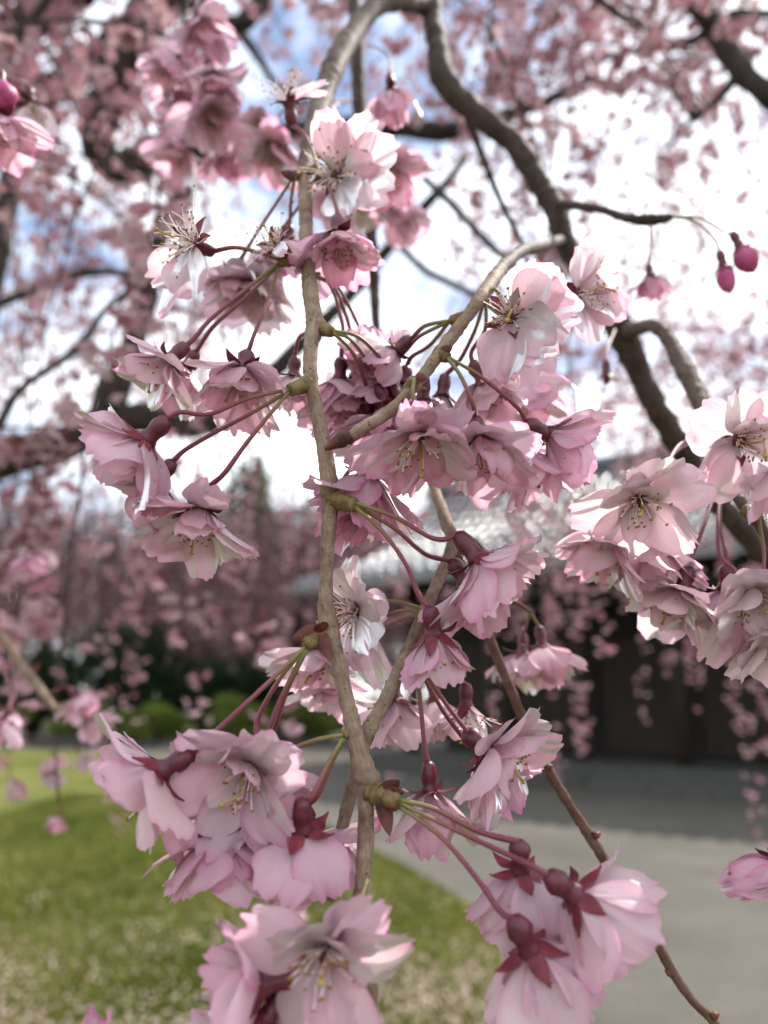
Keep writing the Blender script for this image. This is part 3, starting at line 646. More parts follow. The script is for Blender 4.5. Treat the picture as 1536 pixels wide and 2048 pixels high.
limb([(1340, 165, 2.2, 9), (1375, 215, 2.2, 11), (1400, 240, 2.2, 9)], 8, 0.02)
limb([(790, 480, 1.95, 8), (850, 540, 1.9, 8), (930, 580, 1.9, 7), (1040, 635, 1.9, 5), (1150, 660, 1.95, 3)], 9, 0.02)
limb([(330, -130, 1.95, 16), (400, 10, 2.0, 17), (465, 52, 2.0, 20), (510, 20, 2.0, 20), (545, -60, 2.0, 18)], 10, 0.02)
limb([(470, 50, 2.0, 12), (520, 120, 2.0, 8), (560, 175, 2.05, 6), (640, 215, 2.1, 4)], 11, 0.02)
limb([(-60, 200, 1.1, 11), (20, 95, 1.1, 12), (80, 20, 1.1, 10), (130, -60, 1.1, 8)], 12, 0.015)
limb([(-80, 640, 1.3, 9), (40, 590, 1.3, 9), (130, 552, 1.35, 9), (240, 545, 1.4, 7), (330, 570, 1.4, 4)], 13, 0.015)
limb([(820, 330, 1.2, 6), (900, 405, 1.1, 8), (960, 470, 1.05, 8), (1030, 540, 1.0, 6), (1080, 620, 1.0, 4)], 14, 0.012)
limb([((-1.0, 1.8, 2.9), .03), (-60, 900, 1.5, 12), (40, 780, 1.5, 9), (150, 700, 1.5, 8), (220, 610, 1.5, 7), (300, 560, 1.55, 6), (370, 520, 1.6, 3)], 15, 0.02)
limb([(1320, -40, 1.1, 6), (1180, -30, 1.15, 8), (1240, 30, 1.15, 7), (1300, 60, 1.2, 4)], 16, 0.015)

# hanging shoots: stems are parts; the flowers that show largest are sub-parts, the rest one mass per shoot
def mid_flower(seed, m):
    rs = np.random.default_rng(seed); Vs, Fs, Ts = [], [], []; nb = 0
    for w_, (n, op, L) in enumerate(((6, 1.15, 0.0165), (5, 0.75, 0.014))):
        for k in range(n):
            ph = 2*math.pi*k/n+rs.normal(0, .15)+w_*.5; o_ = op+rs.normal(0, .2); g = []
            for v in (0, .35, .7, 1):
                hw = L*0.42*(0.2 if v == 0 else (0.75 if v == .35 else (1.0 if v == .7 else 0.55)))
                a = o_*(0.8+0.35*v); rr, zz = math.sin(a)*L*v, math.cos(a)*L*v
                for u_ in (-1, 0, 1):
                    lz = 0.14*hw*(1 if u_ else -1)+rs.normal(0, .0006); X, Y = rr-math.cos(a)*lz, hw*u_
                    g.append((X*math.cos(ph)-Y*math.sin(ph), X*math.sin(ph)+Y*math.cos(ph), zz+math.sin(a)*lz-(0.002*(1-abs(u_)) if v == 1 else 0)))
            Vs += g; t = rs.uniform(0.0, 0.6); Ts += [t, t, t, t, t, t, t, t, t, t+.12, t+.1, t+.12]
            Fs += [(nb+i*3+j, nb+i*3+j+1, nb+i*3+j+4, nb+i*3+j+3) for i in range(3) for j in range(2)]; nb += 12
    v, f, _ = tube_data([Vector((0, 0, .001)), Vector((0, 0, -.003)), Vector((0, 0, -.006)), Vector((0, 0, -.009)), Vector((.001, 0, -.024))], [0.0026, .0019, .003, .0012, .0008], 7)
    Vs += [tuple(q) for q in v]; Fs += [tuple(q+nb for q in ff) for ff in f]; Ts += [0.95]*len(v)
    return mesh('flower', Vs, Fs, m, attr=Ts)
MID = [mid_flower(s, M_BLO) for s in range(6)]
NSEP = [0]
def shoot(parent, S, length, dirn, seed, dens=1.0, r0=0.0022, m=None, lo=0.0, hi=0.8, start=0.0):
    rs = random.Random(seed); p = S.copy(); d = dirn.normalized(); pts = [p.copy()]; n = int(length/0.04)
    for q in (S, S+Vector((0, 0, .12)), S-Vector((0, 0, .25)), S-Vector((0, 0, .5))):      # the crown is open towards the sun above the near twigs
        v = q-Vector((0, .24, 1.55))
        if (v-sun_dir*v.dot(sun_dir)).length < 0.34: return
    for i in range(n):
        d = (d+Vector((rs.gauss(0, .07), rs.gauss(0, .07), -0.17))).normalized(); p = p+d*0.04; pts.append(p.copy())
    if len(pts) < 3: return
    rad = [lerp(r0, r0*.4, i/(len(pts)-1)) for i in range(len(pts))]
    V, F, UV = tube_data(pts, rad, 6, 0.1, seed); st = part('shoot', mesh('shoot', V, F, m or M_TWIGD, UV), parent)
    P3, A3 = [], []
    for i in range(int(start*len(pts)), len(pts)-1):
        if rs.random() > 0.72*dens: continue
        for k in range(rs.choice((2, 3, 3, 4))):
            a = rs.uniform(0, 6.283); o_ = Vector((math.cos(a), math.sin(a), -0.6+rs.gauss(0, .35))); q = pts[i].lerp(pts[i+1], rs.random())
            L = rs.uniform(.018, .032); b = q+o_.normalized()*L+Vector((0, 0, -.006)); ax = (b-q).normalized()*0.7+Vector((rs.gauss(0, .4), rs.gauss(0, .4), -.75)); P3.append(b); A3.append(ax.normalized())
    if not P3: return
    near = (S-CAM).length < 1.30
    rest = []
    for b, ax in zip(P3, A3):
        v = b-CAM; zc = v.dot(FWD)
        vis = zc > 0 and abs(v.dot(RIGHT)/zc) < 0.52 and abs(v.dot(UP)/zc) < 0.69
        if near and vis and NSEP[0] < 300:
            NSEP[0] += 1
            part('flower', rs.choice(MID), st, Matrix.Translation(b) @ ax.to_track_quat('Z', 'Y').to_matrix().to_4x4() @ Matrix.Scale(rs.uniform(.8, 1.05), 4))
        else: rest.append((b, ax))
    if rest:
        V, F, t = blossom_soup(np.array([tuple(b) for b, _ in rest]), 0.0165, seed, 6, np.array([tuple(a) for _, a in rest]), True, lo, hi)
        part('blossoms', npmesh('blossoms', V, F, M_BLO, t), st, Matrix(), kind='stuff')
sd = 1000
regions = [  # photo columns, start rows, depth, count, length, flower density
    (-120, 200, -330, 100, 0.75, 1.9, 15, 0.9, 1.0), (-60, 330, -300, 500, 1.2, 2.6, 15, 1.0, 1.0),
    (180, 520, -330, -60, 1.0, 2.4, 9, 0.55, 0.9), (500, 900, -300, 200, 1.8, 3.8, 11, 1.0, 0.65),
    (930, 1560, -260, 0, 1.1, 2.2, 24, 0.42, 1.0), (900, 1600, -300, 150, 1.9, 3.6, 30, 0.95, 0.9),
    (1150, 1640, 100, 420, 2.2, 4.2, 16, 1.1, 0.8), (-150, 130, 300, 900, 0.7, 1.5, 7, 0.7, 1.0),
    (-100, 480, 250, 700, 2.2, 4.2, 26, 1.3, 0.8), (520, 1150, 250, 640, 2.6, 4.4, 12, 0.9, 0.6),
    (-120, 330, -350, 250, 1.4, 3.0, 26, 1.0, 1.0), (1000, 1620, -350, 120, 1.5, 3.2, 26, 0.7, 1.0),
    (-80, 620, 450, 800, 3.0, 5.2, 36, 1.7, 0.8), (640, 1000, 560, 850, 3.2, 5.0, 18, 1.3, 0.75), (980, 1640, 480, 800, 3.0, 5.2, 52, 1.9, 0.85), (1020, 1500, 640, 900, 2.2, 3.6, 26, 0.95, 1.0), (880, 1250, 700, 900, 3.0, 4.4, 14, 1.0, 1.0), (1080, 1640, -260, 140, 1.2, 2.6, 34, 0.6, 1.1),
    (-60, 560, -250, 350, 0.9, 2.4, 26, 0.9, 0.12), (880, 1600, -250, 300, 1.0, 2.6, 34, 0.9, 0.15)]
for (x0, x1, y0, y1, z0, z1, cnt, Ln, dn) in regions:
    for k in range(cnt):
        sd += 1; rs = random.Random(sd); z = rs.uniform(z0, z1)
        shoot(tree, P(rs.uniform(x0, x1), rs.uniform(y0, y1), z), Ln*rs.uniform(.6, 1.25), Vector((rs.gauss(0, .6), rs.gauss(0, .6), rs.uniform(-.4, .5))), sd, dn, rs.uniform(.0016, .0030))

# ================================================================== FOREGROUND BRANCHES
# --- thick branch crossing behind, with its side twigs
D0 = (860, -140, 0.62)
br = thing('cherry_branch', P(*D0), 'thick brown cherry branch slanting down behind the blossoms with budding side twigs', 'branch', 'cherry branches in front')
twig(br, 'limb', [(850, -330, 0.70, 20.2), (858, -140, 0.64, 20.2), (862, 0, 0.60, 20.2), (874, 90, 0.57, 20.2), (888, 160, 0.55, 25.2), (955, 228, 0.54, 21.0), (1030, 292, 0.53, 21.0), (1080, 370, 0.52, 21.8), (1112, 425, 0.51, 23.5), (1132, 490, 0.50, 20.2), (1180, 565, 0.49, 20.2), (1215, 620, 0.48, 21.8), (1246, 672, 0.48, 28.6), (1282, 755, 0.48, 21.8), (1322, 832, 0.48, 23.5), (1370, 910, 0.49, 23.5), (1440, 1010, 0.50, 21.8), (1560, 1140, 0.52, 20.2), (1720, 1290, 0.55, 18.5)], M_TWIGD, 16, 0.22, 5, 0.003)
twig(br, 'twig', [(885, 150, 0.55, 9), (925, 215, 0.57, 8), (962, 305, 0.60, 7), (1000, 400, 0.62, 6), (1042, 485, 0.64, 5), (1060, 560, .66, 4)], M_TWIGD, 8, 0.2, 6, 0.004)
twig(br, 'twig', [(1125, 480, 0.50, 10), (1090, 490, 0.44, 11), (1045, 502, 0.37, 12), (1002, 538, 0.31, 13.5), (985, 560, .29, 14)], M_TWIGM, 12, 0.22, 17)
twig(br, 'twig', [(1006, 534, 0.314, 12), (1000, 541, 0.308, 13.5), (972, 580, 0.272, 14), (935, 632, 0.258, 12.5), (882, 702, 0.250, 13.5), (832, 768, 0.246, 12), (775, 826, 0.243, 12), (722, 858, 0.241, 13), (690, 876, 0.240, 13)], M_TWIG, 14, 0.2, 7)
part('bud', tube('bud', [P(702, 870, .240), P(690, 876, .240), P(672, 886, .2398), P(650, 899, .239)], [0.0022, 0.0027, 0.0021, 0.0006], M_BRACT, 12, 0.25, 3, 0.0008), br)
bract(br, (735, 850, .241), (-0.75, 0.35, 0.3), 0.011, 0.0028, 0.1)
twig(br, 'twig', [(1118, 408, 0.50, 9), (1160, 412, 0.47, 9), (1205, 420, 0.45, 8), (1255, 436, 0.43, 9), (1300, 440, 0.42, 12), (1345, 434, 0.415, 7)], M_TWIGD, 10, 0.25, 8)
flower(br, (1299, 552, 0.40), (0, 1, .1), [(1300, 445, .42), (1302, 490, .41)], 'cup', .72, .85)
bud(br, (1478, 490, 0.40), (0.35, 0.75, .1), [(1345, 434, .415), (1400, 436, .41), (1450, 465, .405)], 0.0165, 0.0062)
bud(br, (1446, 530, 0.40), (0.2, 1, .1), [(1345, 435, .415), (1390, 442, .41), (1430, 480, .405)], 0.0155, 0.0048)
twig(br, 'twig', [(1246, 668, 0.48, 20), (1278, 656, 0.46, 13), (1312, 654, 0.445, 14), (1345, 690, 0.43, 15), (1368, 738, 0.41, 19), (1400, 800, 0.39, 18), (1425, 860, 0.36, 15), (1440, 930, 0.32, 13), (1462, 975, 0.29, 12), (1505, 1030, 0.275, 12), (1560, 1110, 0.27, 11), (1640, 1230, .27, 10)], M_TWIGM, 14, 0.25, 9)

# flowers of the long side twig (bud tip)
NC1 = (826, 766, .246); NC2 = (892, 712, .249); NC3 = (900, 640, .262); NC4 = (968, 596, .268)
spur(br, (822, 776, .246), (829, 757, .2435)); bract(br, (832, 752, .243), (.9, .3, .2), .004, .003)
spur(br, (876, 706, .250), (896, 716, .247)); bract(br, (880, 706, .2475), (.6, -.25, .3), .005, .003)
spur(br, (930, 636, .258), (902, 641, .262)); spur(br, (968, 586, .271), (968, 602, .268))
flower(br, (842, 872, .236), (-.04, .82, .54), [(829, 757, .2435), (826, 790, .240)], 'full', 1.04, .62, roll=10)
bud_f = flower(br, (960, 878, .243), (.12, .80, .58), [(893, 714, .247), (920, 750, .245), (945, 805, .243)], 'bell', 1.04, .45, roll=40)
flower(br, (1098, 868, .250), (.80, .42, .10), [(897, 715, .247), (960, 752, .247), (1035, 815, .249)], 'side', 1.0, .55)
flower(br, (1052, 905, .258), (.45, .85, .10), None, 'bell', 1.0, .55)
flower(br, (1020, 632, .256), (-.28, .10, .95), [(968, 602, .268), (990, 578, .268)], None, 1.10, .12, az=(-115, 62), whorls=[(5, 74, 84, 19, 16), (4, 58, 72, 17, 14)])
flower(br, (1160, 588, .290), (.55, .10, .65), [(1003, 540, .308), (1045, 560, .30), (1100, 580, .297)], None, 1.05, .25, az=(-110, 130), whorls=[(5, 62, 80, 18, 12.5), (4, 40, 60, 15, 10)])
flower(br, (966, 762, .272), (.35, .75, .30), [(972, 604, .268), (970, 660, .270)], 'bell', 1.0, .3)
flower(br, (884, 792, .278), (-.15, .95, .1), [(968, 602, .268), (950, 660, .272), (920, 720, .277)], 'bell', .95, .2)
flower(br, (790, 700, .275), (-.85, .6, .1), [(900, 641, .262), (850, 652, .266)], 'cup', .9, .3)
flower(br, (805, 770, .285), (-.2, .9, .2), [(900, 641, .262), (860, 690, .27)], 'cup', .9, .4)
flower(br, (770, 742, .282), (-.7, .7, .1), [(900, 642, .262), (840, 672, .268)], 'bell', .85, .5)
bud(br, (846, 800, .256), (-.05, 1, 0), [(832, 768, .250), (850, 778, .254)], 0.010, .004)
flower(br, (1052, 772, .31), (.2, .9, .2), [(975, 610, .272), (1030, 660, .29), (1050, 710, .30)], 'bell', 1.0, .55)

# flowers of the right twig
spur(br, (1440, 935, .318), (1442, 955, .29)); spur(br, (1495, 1022, .276), (1518, 1035, .268))
flower(br, (1482, 880, .252), (.12, .22, .95), [(1545, 818, .285), (1500, 850, .275)], None, 1.08, .25, az=(-170, 175), whorls=[(7, 70, 84, 17, 15), (3, 50, 70, 13.5, 11)])
flower(br, (1280, 1000, .245), (-.05, .50, .85), [(1425, 866, .355), (1365, 885, .31), (1330, 930, .28)], 'open', 1.10, .16, roll=20, wav=.8)
flower(br, (1362, 1180, .262), (-.42, .80, .25), [(1440, 955, .29), (1408, 1050, .27), (1385, 1110, .266)], 'full', 1.05, .2)
flower(br, (1500, 1190, .247), (-.05, .52, .85), [(1442, 957, .29), (1436, 1050, .27), (1440, 1110, .265)], 'full', 1.08, .2, roll=0)
flower(br, (1450, 1180, .268), (-.1, .95, .1), [(1444, 957, .29), (1440, 1050, .28)], 'bell', 1.0, .25)
flower(br, (1548, 1270, .25), (.1, .6, .7), [(1518, 1037, .268), (1528, 1120, .262)], 'full', 1.0, .2)
flower(br, (1225, 1075, .262), (-.55, .7, .2), [(1425, 868, .355), (1350, 905, .31), (1300, 990, .28)], 'bell', 1.1, .35)
flower(br, (1300, 1085, .272), (-.1, .9, .25), [(1442, 957, .29), (1360, 1010, .28)], 'bell', 1.05, .3)
flower(br, (1540, 920, .262), (.3, .8, .4), [(1560, 826, .28)], 'bell', 1.0, .3)

# --- the long pale weeping twig
tw = thing('weeping_twig', P(850, 14, .60), 'long pale weeping cherry twig hung with pink double blossoms from top to bottom', 'twig', 'cherry branches in front')
twig(tw, 'old_stem', [(862, 14, .60, 18), (800, 2, .56, 19), (750, 14, .53, 20), (705, 70, .49, 21), (668, 135, .45, 22), (640, 215, .40, 20), (618, 290, .35, 15.5), (611, 345, .326, 14.5)], M_TWIGM, 16, 0.22, 10, 0.002)
twig(tw, 'stem', [(613, 325, .334, 13), (610, 360, .32, 14), (612, 450, .295, 14), (616, 530, .28, 14), (621, 590, .27, 16), (629, 645, .262, 18), (621, 700, .257, 14), (622, 758, .253, 15), (634, 825, .250, 14), (650, 905, .246, 15), (660, 990, .243, 19), (656, 1085, .239, 14), (652, 1180, .236, 14), (656, 1245, .234, 20), (673, 1310, .231, 15), (691, 1390, .227, 15), (710, 1470, .224, 18), (730, 1548, .221, 24), (733, 1600, .219, 16), (730, 1700, .215, 16), (722, 1810, .210, 17), (732, 1920, .206, 17), (745, 2060, .200, 17), (752, 2200, .194, 16)], M_TWIG, 18, 0.17, 11, 0.0013)
twig(tw, 'side_twig', [(800, 800, .36, 6), (835, 880, .34, 8), (862, 960, .315, 10), (893, 1045, .290, 13), (905, 1090, .280, 12), (868, 1180, .262, 12), (838, 1250, .250, 13), (806, 1325, .240, 14), (768, 1405, .232, 14), (733, 1470, .228, 16), (712, 1540, .229, 14), (692, 1625, .228, 13), (672, 1710, .226, 12), (662, 1800, .224, 10)], M_TWIG, 14, 0.18, 12)
twig(tw, 'side_twig', [(905, 1075, .285, 9), (935, 1080, .29, 12), (965, 1100, .295, 7), (990, 1120, .30, 5)], M_TWIGD, 10, 0.25, 13)
for a_ in ((738, 1556, .2205, 25), (640, 650, .261, 17), (659, 985, .2425, 20), (655, 1250, .234, 21), (618, 762, .2525, 16)): bump_node(tw, a_[:3], a_[3])
# cluster on the left at the upper knuckle
spur(tw, (618, 768, .2525), (578, 781, .248), .0028, .0021)
flower(tw, (292, 880, .236), (-.68, .66, -.05), [(580, 779, .248), (500, 796, .244), (420, 828, .240)], 'full', 1.10, .5)
flower(tw, (318, 962, .246), (-.55, .80, .05), [(578, 782, .248), (500, 828, .247), (430, 865, .247), (370, 900, .247)], 'full', .92, .5)
flower(tw, (404, 1022, .238), (-.14, .84, .48), [(578, 784, .248), (540, 828, .244), (490, 890, .241), (450, 945, .239)], 'full', 1.08, .42)
# cluster above it
spur(tw, (612, 518, .282), (556, 524, .278), .0024, .0019)
flower(tw, (386, 484, .268), (-.55, -.10, .80), [(560, 520, .278), (520, 506, .275), (470, 495, .272)], None, 1.08, .15, az=(195, 290), whorls=[(3, 76, 86, 20, 15)], curly=True)
flower(tw, (552, 488, .272), (-.45, -.2, .85), [(572, 515, .278)], None, .85, .15, az=(-60, -10), whorls=[(2, 60, 90, 11, 6)], curly=True)
flower(tw, (338, 722, .258), (-.62, .66, .25), [(556, 528, .278), (490, 580, .270), (420, 640, .263)], 'bell', 1.0, .35)
flower(tw, (372, 735, .276), (-.45, .80, .2), [(558, 530, .278), (490, 596, .275), (425, 655, .272)], 'bell', .85, .35)
flower(tw, (484, 740, .258), (-.15, .78, .50), [(558, 532, .278), (536, 600, .272), (508, 670, .263)], 'bell', 1.0, .4)
flower(tw, (500, 565, .335), (-.1, .88, .35), [(600, 520, .30), (560, 530, .32)], 'full', 1.15, .12)
flower(tw, (588, 752, .290), (-.05, 1, .05), [(640, 660, .268), (602, 670, .28)], 'cup', .9, .3)
# top cluster
spur(tw, (608, 350, .322), (634, 336, .315)); spur(tw, (606, 352, .322), (588, 350, .315)); bract(tw, (590, 352, .314), (-.9, -.1, .2), .006, .004)
flower(tw, (578, 205, .325), (-.10, -.92, .25), [(634, 336, .315), (628, 310, .318), (608, 268, .322)], None, 1.05, .15, az=(-75, 25), whorls=[(3, 62, 95, 17, 8)], curly=True)
flower(tw, (672, 352, .310), (-.35, .12, .90), [(634, 340, .315), (652, 345, .314)], None, 1.22, .14, az=(-80, 105), whorls=[(5, 72, 82, 20, 15), (3, 58, 68, 17, 13)], curly=True)
flower(tw, (676, 470, .282), (.05, .90, .42), [(634, 342, .315), (655, 368, .305), (667, 400, .295)], 'bell', 1.06, .72, roll=60)
flower(tw, (470, 545, .33), (-.35, .9, .1), [(588, 352, .315), (550, 410, .32), (505, 480, .325)], 'cup', .8, .5)
flower(tw, (575, 480, .33), (-.1, .9, .1), [(590, 354, .315), (582, 400, .32)], 'cup', .8, .5)
flower(tw, (548, 500, .345), (-.3, .9, .1), [(638, 345, .315), (600, 410, .33)], 'cup', .8, .5)
# right-hand cluster at the knuckle
spur(tw, (636, 656, .262), (664, 664, .256), .0024, .0018)
flower(tw, (772, 812, .272), (.3, .9, .1), [(666, 662, .256), (706, 684, .260), (750, 745, .268)], 'full', .95, .45)
flower(tw, (738, 835, .280), (.15, .92, .15), [(666, 665, .256), (705, 705, .262), (730, 765, .272)], 'full', 1.0, .4)
flower(tw, (800, 800, .275), (.5, .8, .1), [(666, 661, .256), (720, 676, .260), (775, 735, .268)], 'bell', .95, .4)
flower(tw, (742, 738, .290), (-.1, -.6, .4), [(617, 545, .278), (665, 560, .295), (720, 660, .30)], 'cup', .95, .5)
flower(tw, (680, 758, .285), (-.05, .95, .1), [(617, 548, .278), (660, 570, .288), (685, 650, .288)], 'bell', .95, .4)
flower(tw, (705, 800, .292), (.0, .95, .2), [(617, 550, .278), (668, 575, .29), (700, 660, .292)], 'full', 1.0, .35)
# middle right cluster
spur(tw, (664, 998, .2425), (712, 1012, .236), .0030, .0021)
flower(tw, (956, 1118, .232), (.60, .74, .28), [(712, 1006, .236), (790, 1034, .233), (870, 1078, .231)], 'full', 1.18, .42)
flower(tw, (930, 1165, .246), (.50, .82, .15), [(712, 1010, .236), (790, 1058, .240), (850, 1108, .244)], 'full', 1.0, .42)
flower(tw, (868, 1270, .226), (.16, .92, -.10), [(710, 1014, .236), (760, 1058, .233), (810, 1125, .230), (838, 1190, .227)], 'side', 1.0, .5, whorls=[(6, 40, 58, 17, 14), (5, 30, 44, 15, 12), (3, 15, 30, 12, 9)])
flower(tw, (742, 950, .252), (-.34, .86, .05), [(672, 985, .246), (700, 940, .250)], 'bell', 1.12, 1.0)
flower(tw, (705, 1010, .262), (-.35, .85, .2), [(680, 975, .25)], 'cup', .9, 1.0)
bud(br, (1213, 748, .42), (0, 1, .1), [(1230, 660, .46), (1214, 700, .43)], .006, .0022, M_CALYX)
# behind the stem
flower(tw, (708, 1224, .262), (-.62, .18, .60), [(842, 1216, .256), (790, 1203, .258), (750, 1208, .260)], None, 1.1, .12, az=(-100, 110), whorls=[(5, 76, 92, 19, 15), (4, 60, 80, 16, 12)], curly=True)
flower(tw, (640, 1300, .272), (-.2, .85, .4), [(846, 1222, .256), (790, 1225, .262), (720, 1262, .270)], 'full', 1.05, .2)
flower(tw, (672, 1350, .290), (-.1, .85, .4), [(846, 1226, .256), (800, 1240, .265)], 'bell', 1.0, .2)
# left cluster at the lower knuckle
spur(tw, (652, 1262, .2335), (610, 1290, .228), .0026, .0020)
bract(tw, (640, 1262, .230), (-.95, .22, .2), .009, .005); bract(tw, (642, 1268, .229), (.35, .9, .3), .0085, .004); bract(tw, (648, 1262, .229), (-.3, -.5, .5), .005, .0045)
flower(tw, (322, 1542, .208), (-.86, .46, .14), [(610, 1294, .228), (540, 1362, .221), (450, 1446, .214)], 'full', 1.12, .38)
flower(tw, (498, 1536, .214), (-.22, .30, .92), [(612, 1298, .228), (565, 1350, .226), (515, 1440, .226)], 'full', 1.10, .42, roll=15)
flower(tw, (540, 1530, .232), (.05, .9, .2), [(614, 1298, .228), (575, 1380, .229), (548, 1460, .231)], 'full', .95, .35)
spur(tw, (700, 1462, .2245), (686, 1472, .222), .0016, .0013)
flower(tw, (545, 1560, .226), (-.3, .85, .2), [(686, 1470, .222), (640, 1478, .222), (590, 1496, .224)], 'bell', .9, .35)
flower(tw, (604, 1662, .208), (-.02, .95, -.15), [(686, 1476, .222), (655, 1530, .217), (625, 1590, .211)], 'side', 1.08, .45, whorls=[(7, 44, 62, 17, 14), (6, 30, 46, 16, 12), (4, 15, 30, 13, 10)])
flower(tw, (614, 1672, .221), (.1, .95, .1), [(688, 1476, .222), (662, 1530, .222), (636, 1590, .221)], 'full', 1.0, .6)
flower(tw, (430, 1672, .212), (.10, .90, .28), [(610, 1300, .228), (560, 1400, .226), (500, 1540, .222)], 'full', 1.05, .6)
# lowest flowers, nearest
flower(tw, (652, 1905, .178), (-.10, .12, .95), [(735, 1760, .208), (700, 1850, .196)], None, 1.10, .36, az=(-130, 190), whorls=[(6, 66, 78, 17.5, 16), (3, 50, 64, 14, 12)])
flower(tw, (525, 1968, .180), (-.88, .12, .2), [(740, 2080, .20), (650, 2050, .19), (590, 2000, .185)], None, 1.08, .5, whorls=[(6, 52, 62, 18, 14), (5, 36, 46, 16, 11)])
flower(tw, (530, 2040, .180), (-.5, .6, .4), [(744, 2100, .20), (640, 2090, .19)], 'bell', 1.0, .45)
# right cluster at the lowest knuckle
spur(tw, (742, 1584, .219), (800, 1604, .212), .0030, .0022)
for bd in ((.95, -.35, .3), (.25, .95, .25), (.7, -.7, .1), (.8, .3, .7)): bract(tw, (762, 1592, .2155), bd, .0075 if bd[1] < .9 else .0105, .0045)
flower(tw, (1040, 1742, .202), (.05, .92, -.15), [(800, 1600, .212), (870, 1618, .209), (955, 1662, .205)], 'side', 1.0, .32, whorls=[(7, 38, 52, 17, 14), (5, 25, 36, 16, 12)])
flower(tw, (1150, 1790, .190), (.76, .60, -.18), [(800, 1606, .212), (890, 1650, .205), (1000, 1702, .198)], 'side', 1.08, .34, whorls=[(6, 38, 52, 19, 17), (4, 26, 38, 17, 14)])
flower(tw, (1058, 1898, .186), (.40, .86, -.22), [(798, 1612, .212), (880, 1672, .204), (950, 1752, .196), (1000, 1822, .190)], 'side', 1.12, .28, whorls=[(6, 34, 44, 19, 17), (4, 24, 34, 17, 14)])
# middle hanging flowers from the side twig
flower(tw, (858, 1582, .234), (.02, .96, .14), [(808, 1320, .240), (832, 1345, .243), (842, 1420, .240), (850, 1500, .236)], 'bell', 1.0, .36)
flower(tw, (980, 1500, .236), (.72, .40, .45), [(810, 1318, .240), (850, 1348, .244), (895, 1412, .242), (940, 1470, .238)], 'full', 1.14, .36)
flower(tw, (965, 1508, .250), (.55, .80, .10), [(808, 1322, .241), (848, 1358, .246), (888, 1425, .248), (930, 1478, .249)], 'bell', 1.0, .5)
flower(tw, (790, 1398, .275), (.15, .9, .2), [(806, 1325, .245), (800, 1352, .262)], 'bell', 1.0, .15)
flower(tw, (932, 1415, .265), (.0, .95, .2), [(838, 1254, .250), (895, 1290, .260), (918, 1355, .264)], None, .95, .12, az=(180, 330), whorls=[(3, 60, 70, 16, 11)], curly=True)
flower(tw, (870, 1400, .29), (.1, .95, .2), [(840, 1260, .26), (860, 1330, .28)], 'bell', 1.0, .2)

# --- thin bare twig
bt = thing('slender_twig', P(985, 1270, .30), 'slender reddish brown twig, nearly bare, slanting across the grey path', 'twig', 'cherry branches in front')
F_ = [(905, 1085, .300, 10), (950, 1200, .302, 10), (985, 1290, .300, 10), (1028, 1395, .296, 10), (1060, 1470, .292, 11), (1092, 1532, .288, 11), (1140, 1612, .284, 10), (1186, 1682, .280, 11), (1236, 1765, .276, 10), (1296, 1856, .272, 9), (1342, 1938, .268, 11), (1378, 1992, .266, 9), (1426, 2042, .263, 10), (1500, 2130, .26, 8)]
M_BARE = bark_material('bare_bark', (0.040, 0.020, 0.015), (0.10, 0.052, 0.038), (0.17, 0.105, 0.08), (0.20, 0.13, 0.095))
twig(bt, 'stem', F_, M_BARE, 12, 0.2, 21)
twig(bt, 'side_twig', [(950, 1200, .302, 6), (985, 1195, .308, 5), (1030, 1205, .314, 5), (1062, 1224, .32, 4)], M_BARE, 8, 0.2, 22)
flower(bt, (1084, 1292, .33), (.10, .92, .30), [(1060, 1222, .32), (1076, 1250, .325)], 'bell', 1.0, .4)
flower(bt, (1045, 1305, .345), (-.1, .92, .30), [(1060, 1222, .32), (1050, 1260, .335)], 'bell', 1.0, .3)
for (a_, b_, z_, dx_) in ((1096, 1536, .286, -1), (1194, 1672, .279, 1), (1338, 1948, .267, -1), (1430, 2034, .262, 1)):
    p0 = P(a_-6*dx_, b_, z_); p1 = p0+RIGHT*(0.0024*dx_)+UP*0.0012
    part('bud', tube('bud', [p0, p0.lerp(p1, .5), p1], [0.0014, 0.0013, 0.0004], M_BRACT, 8, 0.2, 4, 0.0006), bt)

# --- dark thin twig behind the long one, with its blurred flowers
dt = thing('hanging_twig', P(700, -60, .60), 'thin dark twig hanging behind the pale weeping twig with blurred pale flowers', 'twig', 'cherry branches in front')
twig(dt, 'stem', [(690, -140, .62, 13), (706, -20, .60, 13), (714, 90, .57, 14), (718, 200, .55, 14), (728, 330, .53, 13), (740, 450, .51, 12), (748, 560, .50, 11), (752, 640, .49, 9), (760, 760, .49, 7)], M_TWIGD, 12, 0.2, 31, 0.003)
flower(dt, (782, 182, .42), (.08, .95, .15), [(735, 88, .55), (770, 105, .47), (782, 135, .43)], 'cup', 1.1, .5)
flower(dt, (770, 330, .43), (.15, .9, .25), [(728, 240, .54), (755, 280, .46)], 'full', 1.3, .5)
flower(dt, (690, 400, .45), (-.2, .8, .5), [(728, 330, .53), (700, 360, .48)], 'full', 1.2, .55)
flower(dt, (550, 290, .46), (-.1, .85, .45), [(718, 205, .55), (640, 210, .50), (590, 230, .48)], 'full', 1.3, .55)
flower(dt, (525, 265, .47), (-.3, .5, .7), [(718, 200, .55), (640, 204, .50), (570, 220, .48)], 'bell', 1.1, .3)
flower(dt, (640, 250, .44), (.1, .95, .2), [(700, 200, .52), (660, 215, .46)], 'cup', .8, .6)
flower(dt, (800, 410, .47), (.2, .9, .3), [(738, 330, .53), (780, 350, .49)], 'bell', 1.2, .4)

